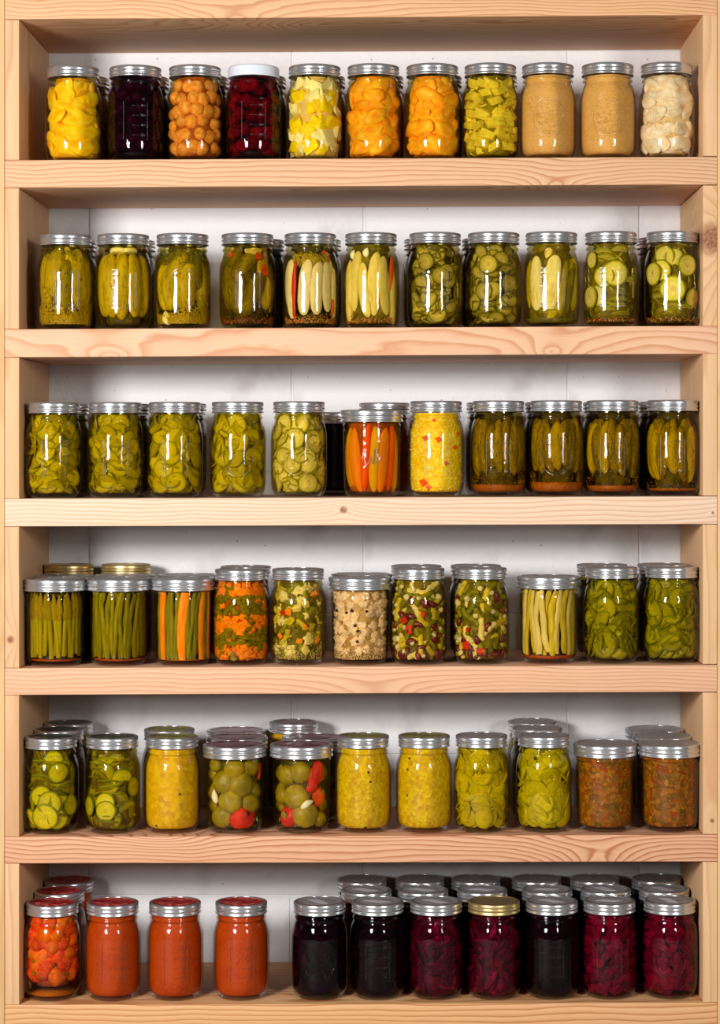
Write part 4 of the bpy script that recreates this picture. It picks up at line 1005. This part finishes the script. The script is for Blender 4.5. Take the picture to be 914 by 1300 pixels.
def c_tomato5(j):
    j.filling(F_DARK, 0.012)
    for a, v in ((-1.9, .3), (1.9, .3), (-1.9, .75), (1.9, .75), (-1.5, .5)): j.put('green_tomato', sh_round(1), [TOMG], 0, V(j, v), .001, 0, 0, 0, .014, theta=a)
    L = [(-.72, .75, 15), (-.05, .80, 15.5), (-.28, .44, 18.5), (.22, .16, 18.5), (-.92, .45, 13), (.86, .08, 11)]
    for i, (u, v, r) in enumerate(L): j.put('green_tomato', sh_round((i + 2) % 4), [TOMG], u, V(j, v), 0.0, i, 0, 0, (r*.001, r*.0008, r*.001))
    j.put('red_pepper', sh_strip(1, .3), [RPEP], .55, V(j, .74), 0, D2(14), 0, 0, (.0105, .013, .023)); j.put('red_pepper', sh_blob(4, .25, 1.2, 3), [ROPEP], .80, V(j, .44), 0, 0, 0, 0, (.011, .008, .013)); j.put('red_pepper', sh_blob(6, .25, 1.2, 3), [RPEP], -.66, V(j, .15), 0, 0, 0, 0, (.013, .010, .015))
    j.put('stem', sh_blob(3, .6, 2.5), [STEM], -.66, V(j, .19), 0, 1.0, 0, 0, (.0050, .0010, .0050)); j.put('stem', sh_blob(3, .6, 2.5), [STEM], .82, V(j, .5), 0, 1.0, 0, 0, (.0040, .0010, .0040))
    j.put('garlic_clove', sh_clove(), [GARLIC], .22, V(j, .36), 0, D2(60), 0, 0, (.0075, .0075, .0105))
    j.grains('mustard_seed', [SEED_Y], 120, 0.0008, lambda r: r.uniform(.01, .09), amax=.9)
def c_bright(j, n):
    j.filling(F_OLIVE, 0.009)
    j.scatter('pickle_slice', discs(0, 1, 2), [SL_GRN], 9, 5, (0.012, 0.016), layers=(0.009, 0.004), tilt=1.2, yaw=0.5)
    if n == 1: L = [(-.42, .42, 15.5, 2), (-.05, .34, 17, 0, 5), (.42, .32, 15, 3), (-.24, .10, 19, 0, 12), (.32, .10, 15, 4), (.34, .72, 15, 0, 12), (.62, .78, 12, 1, 30), (.82, .30, 15, 0, 0), (.15, .90, 14, 1, 25), (-.6, .84, 13, 2, 70), (-.85, .15, 12, 1, 20), (.6, .5, 14, 2, 55), (-.5, .66, 14, 2, 72)]
    else: L = [(-.30, .34, 14.5, 2), (-.26, .24, 14.5, 0, 0), (.42, .64, 15.5, 0, 22), (.86, .52, 14, 0, 0), (-.92, .28, 14, 0, 0), (-.3, .85, 14, 0, 55), (-.65, .80, 14, 1, 55), (.2, .86, 14, 1, 35), (-.2, .08, 16, 0, 72), (-.1, .14, 16, 1, 74), (-.2, .52, 16, 1, 76), (-.2, .60, 16, 1, 78), (.7, .25, 14, 2, 30), (.3, .42, 15, 3, 72)]
    put_discs(j, L, SL_BRT, vs=(0, 1))
def c_relish(j, mat, pep=(), seeds=0, chips=None, chipm=None, tone=None):
    j.filling(mat, 0.0014)
    for (u, v) in pep: j.put('peppercorn', sh_blob(1, .1), [PEPC], u, V(j, v), 0, 0, 0, 0, 0.0021)
    if chips: j.scatter('pickle_slice', discs(1, 2, 3), [chipm], 6, 5, chips, layers=(0.0,), tilt=.5, skip=.35)
    if seeds: j.grains('mustard_seed', [SEED_O, SEED_Y], seeds, 0.0010, lambda r: .008 + r.random()**1.6*.09, depth=0.0002)
def c_salsa(j):
    j.filling(F_AMB, 0.014, 0.018); j.filling(SEDO, 0.001, 0.0062, 0.0085, name='sediment')
    j.scatter('tomato_chunk', [sh_blob(i, .45, 1.2) for i in range(4)], [[TOMR], [TOMR], [TOMO]], 6, 6, (0.010, 0.0135), zlo=.030, layers=(0.004, 0.0), sc3=(1, .7, .9), jit=.3)
    j.scatter('herb_bit', [sh_blob(7, .5, 2.)], [BEAN_G], 5, 5, (0.0020, 0.003), zlo=.03, layers=(0.0,), skip=.4)
    j.grains('tomato_seed', [SEED_Y, SEED_T], 60, 0.0014, lambda r: r.uniform(.03, .1))
def c_beetslice(j, mat=BEET, fill=F_PURP, tilt=1.15):
    j.filling(fill, 0.014); j.scatter('beet_slice', discs(0, 1, 2, 3), [mat], 8, 4, (0.018, 0.024), layers=(0.004, 0.0), tilt=tilt, roll=.6, yaw=.4)
def c_beetdice(j):
    j.filling(F_WINE, 0.012); j.scatter('beet_chunk', [sh_chunk(i, .3, .3) for i in range(4)], [BEET_R], 9, 9, (0.0055, 0.0075), layers=(0.003, 0.0), sc3=(1.2, .6, .9))
#==TABLE==
AMB = (0.97, 0.90, 0.55); SYR = (0.98, 0.94, 0.62); OLV = (0.93, 0.86, 0.42); OLD = (0.84, 0.74, 0.26); GRN = (0.93, 0.88, 0.34); PAL = (0.96, 0.92, 0.66)
WINE = (0.78, 0.26, 0.50); PURP = (0.52, 0.22, 0.42); CLR = (0.97, 0.96, 0.90); PEPA = (0.95, 0.82, 0.40); TOMA = (0.95, 0.84, 0.55)
SHELFNAME = ['top shelf', 'second shelf', 'third shelf', 'fourth shelf', 'fifth shelf', 'bottom shelf']
ROWS = [
 [(93, 'reg', c_peach, dict(brine=SYR, lid='steel'), 'jar of bright yellow peach halves at the left end of the top shelf', (PEACH_Y, F_YEL)),
  (172, 'reg', c_cherry, dict(brine=PURP, emb='ticks'), 'jar of nearly black cherries under a silver lid on the top shelf'),
  (247.7, 'reg', c_apricot, dict(brine=AMB), 'jar of small round orange crab apples on the top shelf'),
  (322, 'reg', c_plum, dict(brine=(0.66, 0.16, 0.26), lid='white', emb='ticks'), 'jar of dark red plums closed by the only white lid'),
  (399.4, 'reg', c_mixfruit, dict(brine=SYR), 'jar of mixed white and yellow fruit chunks on the top shelf'),
  (474, 'reg', c_peach, dict(brine=SYR), 'jar of orange peach halves beside the mixed fruit chunks', (PEACH_O, F_ORG)),
  (548.7, 'reg', c_peach, dict(brine=SYR), 'jar of orange peach slices beside the pineapple jar', (PEACH_O, F_ORG)),
  (622.5, 'reg', c_pine, dict(brine=GRN), 'jar of yellow green pineapple chunks on the top shelf'),
  (695.5, 'reg', c_relish, dict(brine=None, emb='emblem'), 'jar of tan apple sauce next to the pineapple jar', (APPLE,)),
  (771.3, 'reg', c_relish, dict(brine=None, emb='emblem'), 'jar of tan apple sauce next to the pale pear jar', (APPLE,)),
  (846.4, 'reg', c_pear, dict(brine=(0.98, 0.96, 0.90), emb='emblem'), 'jar of pale cream pear halves at the right end of the top shelf')],
 [(83.5, 'reg', c_dill1, dict(brine=OLV, emb='cup'), 'jar of whole pickles with one dark pickle in front and dill below'),
  (156.5, 'reg', c_dill2, dict(brine=OLV, emb='letters'), 'jar of upright pickles topped with two white garlic slices'),
  (231.8, 'reg', c_dill3, dict(brine=OLV, emb='emblem'), 'jar of whole pickles with dill and a garlic clove at its foot'),
  (314.2, 'reg', c_dill4, dict(brine=OLD, emb='bars'), 'jar of warty dark pickles with bits of red pepper'),
  (394, 'reg', c_spear5, dict(brine=PAL), 'jar of pale pickle spears with one long red pepper strip'),
  (471, 'reg', c_spear6, dict(brine=PAL), 'jar of yellow pickle spears with garlic and an orange pepper strip'),
  (552.3, 'reg', c_grey7, dict(brine=OLV, emb='bars'), 'jar of grey green pickle slices beside the yellow pickle spears'),
  (626.6, 'reg', c_grey8, dict(brine=OLV, emb='bars'), 'jar of grey green pickle slices beside the two wide pickle spears'),
  (700, 'reg', c_big9, dict(brine=PAL, emb='letters'), 'jar with two wide pale pickle spears pressed to the glass'),
  (775.4, 'reg', c_big10, dict(brine=PAL, emb='letters'), 'jar of big yellow cucumber slices, a stack of edges low down'),
  (853.6, 'reg', c_big11, dict(brine=PAL), 'jar of big yellow cucumber slices at the right end of the second shelf')],
 [(68, 'reg', c_sweet, dict(brine=GRN, emb='bars'), 'jar of yellow green pickle slices at the left end of the third shelf'),
  (146.4, 'reg', c_sweet, dict(brine=GRN, emb='bars'), 'second jar from the left on the third shelf, sweet pickle slices'),
  (222, 'reg', c_sweet, dict(brine=GRN, emb='bars'), 'third jar from the left on the third shelf, sweet pickle slices'),
  (301.8, 'reg', c_sweet, dict(brine=GRN, emb='emblem'), 'fourth jar from the left on the third shelf, sweet pickle slices behind an embossed medallion'),
  (379.6, 'reg', c_sweet, dict(brine=OLV, emb='emblem'), 'jar of pale crinkle cut pickle slices on the third shelf', (SL_PALE, (0.012, 0.015), True, F_GREEN, (10, 11, 12))),
  (471.8, 'wide', c_peppers, dict(brine=PEPA, emb='script'), 'low wide jar of upright orange and red peppers'),
  (553.5, 'reg', c_corn, dict(brine=None, emb='bars'), 'jar of bright yellow corn relish with red pepper bits'),
  (632.6, 'reg', c_gherkin, dict(brine=OLD, emb='ticks'), 'jar of dark thin pickles beside the corn relish'),
  (706, 'reg', c_gherkin, dict(brine=OLD, emb='emblem'), 'jar of dark thin pickles with a medallion and a thick orange sediment', (SEDO, 0.019)),
  (777.4, 'reg', c_gherkin, dict(brine=OLD, emb='ticks'), 'jar of lighter upright pickles over orange sediment, second from the right', (SEDO, 0.014)),
  (854, 'reg', c_gherkin, dict(brine=OLD, emb='ticks'), 'jar of warty dark pickles at the right end of the third shelf', (SEDO, 0.010, 5, (9, 11)))],
 [(70, 'wide', c_asparagus, dict(brine=OLV), 'low wide jar of upright asparagus spears'),
  (151, 'wide', c_beans, dict(brine=OLV), 'low wide jar of upright green beans beside the asparagus', ([BEAN_G],)),
  (232.5, 'wide', c_carrotbean, dict(brine=PAL), 'low wide jar of carrot sticks alternating with green beans'),
  (305.9, 'reg', c_carrotdice, dict(brine=PEPA), 'jar of diced orange carrots layered with cut green beans'),
  (378.4, 'reg', c_giard, dict(brine=PAL), 'jar of mixed vegetables with cauliflower, carrot and mustard seed'),
  (457, 'wide', c_cauli, dict(brine=(0.97, 0.94, 0.86)), 'low wide jar of cream cauliflower florets with black peppercorns'),
  (531.4, 'reg', c_salad, dict(brine=PAL), 'jar of bean salad with kidney beans beside the cauliflower'),
  (610.5, 'reg', c_salad, dict(brine=PAL), 'jar of bean salad with kidney beans beside the yellow wax beans'),
  (696.3, 'wide', c_beans, dict(brine=PAL), 'low wide jar of upright yellow wax beans over red sediment', ([BEAN_Y, BEAN_Y, BEAN_P], 14, (0.0038, 0.0048), SEDR, (43, 46), 4, 0.0105, 9)),
  (776, 'reg', c_sweet, dict(brine=GRN), 'jar of green curled pickle slices beside the yellow wax beans', (SL_GRN, (0.014, 0.020))),
  (852.6, 'reg', c_sweet, dict(brine=GRN), 'jar of green curled pickle slices at the right end of the fourth shelf', (SL_GRN, (0.014, 0.020)))],
 [(64.5, 'reg', c_bright, dict(brine=OLV, lid='dark'), 'jar of bright green cucumber slices at the left end of the fifth shelf', (1,)),
  (142.4, 'reg', c_bright, dict(brine=OLV, lid='dark'), 'jar of bright green cucumber slices beside the golden squash relish', (2,)),
  (218.4, 'reg', c_relish, dict(brine=None, lid='lime'), 'jar of golden squash relish left of the green tomatoes', (RELS, ((.3, .45), (-.62, .05)))),
  (297.8, 'wide', c_tomato4, dict(brine=(0.97, 0.94, 0.80), lid='rose'), 'low wide jar of green tomatoes with a red pepper lying at its foot'),
  (382.6, 'wide', c_tomato5, dict(brine=(0.97, 0.94, 0.80), lid='rose'), 'low wide jar of green tomatoes with a tall red pepper on its right'),
  (461, 'reg', c_relish, dict(brine=None, lid='lime'), 'jar of yellow mustard relish beside the green tomatoes', (RELY, ((.20, .72), (.28, .60), (.1, .02)), 420)),
  (538.3, 'reg', c_relish, dict(brine=None, lid='lime'), 'jar of yellow mustard relish with three peppercorns in a column', (RELY, ((-.62, .88), (-.63, .74), (-.64, .42)), 260)),
  (611.3, 'reg', c_sweet, dict(brine=GRN), 'jar of yellow green pickles right of the two mustard relishes', (SL_BB, (0.013, 0.018))),
  (690.4, 'reg', c_sweet, dict(brine=(0.92, 0.90, 0.40)), 'jar of lighter pickle slices with one peppercorn near its neck', (SL_BB, (0.014, 0.019))),
  (768, 'wide', c_relish, dict(brine=None), 'low wide jar of brown green relish, the left one of two', (RELB,)),
  (850.2, 'wide', c_relish, dict(brine=None), 'low wide jar of brown green relish beside the right spacer', (RELB,))],
 [(66.3, 'reg', c_salsa, dict(brine=TOMA, lid='red'), 'jar of chunky tomato salsa over clear liquid, red printed lid'),
  (143, 'reg', c_relish, dict(brine=None, lid='red', emb='ticks'), 'jar of orange tomato sauce beside the chunky salsa', (TSAUCE,)),
  (222.2, 'reg', c_relish, dict(brine=None, lid='red', emb='ticks'), 'middle one of three jars of orange tomato sauce', (TSAUCE,)),
  (306.3, 'reg', c_relish, dict(brine=None, lid='red', emb='ticks'), 'jar of orange tomato sauce nearest the dark beets', (TSAUCE,)),
  (405.5, 'reg', c_beetslice, dict(brine=PURP, emb='emblem', lid_patch=True), 'leftmost jar of dark purple beets with an embossed medallion', (BEET_D,)),
  (479.5, 'reg', c_beetslice, dict(brine=PURP, emb='ticks', lid_patch=True), 'front jar of dark beets, second in the beet row', (BEET_D,)),
  (553.6, 'reg', c_beetslice, dict(brine=WINE, lid_patch=True), 'jar of red sliced beets left of the gold lidded one'),
  (627, 'reg', c_beetslice, dict(brine=WINE, lid='gold', band='gold'), 'jar of sliced beets closed by a gold lid'),
  (700.5, 'reg', c_beetslice, dict(brine=PURP, emb='ticks', lid_patch=True), 'jar of dark beets right of the gold lidded one', (BEET_D,)),
  (773.6, 'reg', c_beetdice, dict(brine=WINE, emb='ticks', lid_patch=True), 'jar of crimson diced beets, second from the right on the bottom shelf'),
  (850.2, 'reg', c_beetdice, dict(brine=WINE, emb='emblem', lid_patch=True), 'jar of crimson diced beets at the right end of the bottom shelf')],
]
for si, row in enumerate(ROWS):
    for ji, it in enumerate(row):
        px, kind, fn, opt, lab = it[:5]; args = it[5] if len(it) > 5 else ()
        j = Jar(si, px, kind, 0.0, seed=si*20 + ji, label=lab, group='home canned jars on the ' + SHELFNAME[si], **opt)
        fn(j, *args)
        if fn is c_relish and args[0] is RELB: j.grains('mustard_seed', [SEED_O, SEED_Y, FLAKE, SEED_B], 160, 0.0013, lambda r: r.uniform(.008, .098), depth=0.0002)
        if si == 4 and ji == 8: j.put('peppercorn', sh_blob(1, .1), [PEPC], -.38, V(j, .88), 0, 0, 0, 0, 0.0022)
# jars standing behind the front ones: px is the centre seen in the photograph; depth of the second and third place
D1, D3 = 0.081, 0.160
BACK = [
 [(106.5, F_YEL, 'the yellow peach halves'), (182.5, F_PURP, 'the black cherries'), (258, F_AMB, 'the crab apples'), (331, F_OLIVE, 'the white lidded plums'), (406, F_PEAR, 'the mixed fruit chunks'), (480, F_ORG, 'the orange peach halves'), (554, F_ORG, 'the orange peach slices'), (624, F_OLIVE, 'the pineapple chunks')],
 [(90, F_OLIVE, 'the dark fronted dill pickles'), (165, F_OLIVE, 'the garlic topped pickles'), (329, F_DARK, 'the warty pickles with red pepper'), (401, F_DARK, 'the pale spears with red strip'), (545, F_DARK, 'the grey green slices beside yellow spears'), (618, F_DARK, 'the grey green slices beside wide spears'), (840, F_OLIVE, 'the big yellow slices at the right end')],
 [(81, F_GREEN, 'the leftmost sweet pickles'), (158, F_GREEN, 'the second sweet pickles'), (230, F_GREEN, 'the third sweet pickles'), (488, F_AMB, 'the orange and red peppers'), (624, F_DARK, 'the thin pickles next to corn relish'), (698, F_DARK, 'the medallion jar of thin pickles'), (772, F_DARK, 'the second thin pickles from the right'), (842, F_DARK, 'the warty pickles at the right end')],
 [(80, F_OLIVE, 'the asparagus', 'wide'), (158, F_OLIVE, 'the upright green beans', 'wide'), (240, F_AMB, 'the carrot sticks and beans', 'wide'), (312, F_AMB, 'the diced carrots'), (459, CREAM, 'the cauliflower', 'wide'), (528.5, F_OLIVE, 'the bean salad next to cauliflower'), (604, F_OLIVE, 'the bean salad next to wax beans'), (764, F_GREEN, 'the curled pickles next to wax beans'), (841, F_GREEN, 'the curled pickles at the right end')],
 [(74, F_OLIVE, 'the leftmost bright cucumber slices', 'reg', 'dark'), (215, RELS, 'the golden squash relish', 'reg', 'lime'), (301, F_OLIVE, 'the green tomatoes with low red pepper', 'wide', 'rose'), (396, F_OLIVE, 'the green tomatoes with tall red pepper', 'wide', 'rose'), (682, F_GREEN, 'the lighter pickles with one peppercorn'), (841, RELB, 'the brown relish by the right spacer', 'wide')],
 [(75, SALSA, 'the chunky salsa', 'reg', 'red'), (465, F_PURP, 'the second beet jar', 'reg', 'st'), (537, F_WINE, 'the red sliced beets', 'reg', 'st'), (612, F_WINE, 'the gold lidded beets', 'reg', 'st'), (694.5, F_PURP, 'the dark beets right of the gold lid', 'reg', 'st'), (769, F_WINE, 'the second crimson diced beets', 'reg', 'st'), (843, F_WINE, 'the rightmost crimson diced beets', 'reg', 'st')],
]
THIRD = [[], [], [], [(87, F_OLIVE, 'gold lidded jar at the back left corner of the fourth shelf', 'reg', 'gold'), (160, F_OLIVE, 'gold lidded jar at the back behind the upright green beans', 'reg', 'gold')],
 [(87, F_OLIVE, 'jar at the very back behind the leftmost bright cucumber slices', 'reg', 'dark'), (300, F_OLIVE, 'low jar at the very back behind the green tomatoes with low red pepper', 'wide', 'rose'), (373, RELS, 'tall jar with rose lid at the very back behind the green tomatoes', 'reg', 'rose'), (676, F_GREEN, 'jar at the very back behind the lighter pickles', 'reg', 'steel'), (831, RELB, 'low jar at the very back behind the brown relish', 'wide', 'steel')],
 [(87.5, SALSA, 'jar with dark red lid at the very back behind the salsa', 'reg', 'red')] + [(p, F_PURP, l, 'reg', 'steel') for p, l in ((459.5, 'beet jar in the back row, leftmost'), (533, 'beet jar in the back row, second from the left'), (604, 'beet jar in the back row, third from the left'), (681, 'beet jar in the back row, third from the right'), (754.6, 'beet jar in the back row, second from the right'), (833, 'beet jar in the back row, rightmost'))]]
for si in range(6):
    for bi, it in enumerate(BACK[si]):
        px, fm_, lab = it[:3]; kind = it[3] if len(it) > 3 else 'reg'; lid = it[4] if len(it) > 4 else 'steel'
        j = Jar(si, px, kind, D1, seed=300 + si*20 + bi, lid='steel' if lid == 'st' else lid, brine=None, lid_patch=(lid == 'st'), label='jar mostly hidden behind ' + lab + (' in the middle row' if lid == 'st' else ''), group='half hidden jars on the ' + SHELFNAME[si])
        j.filling(fm_, 0.0014)
    for bi, (px, fm_, lab, kind, lid) in enumerate(THIRD[si]):
        j = Jar(si, px, kind, D3 if kind == 'reg' else 0.158, seed=500 + si*20 + bi, lid=lid, band='gold' if lid == 'gold' else 'silver', brine=None, label=lab, group='half hidden jars on the ' + SHELFNAME[si])
        j.filling(fm_, 0.0014)
# the short dark jar seen in the gap left of the upright peppers
j = Jar(2, 424, 'wide', 0.150, seed=700, brine=None, label='low jar of dark preserve in the gap left of the upright peppers', group='half hidden jars on the third shelf'); j.filling(F_PURP, 0.0003)
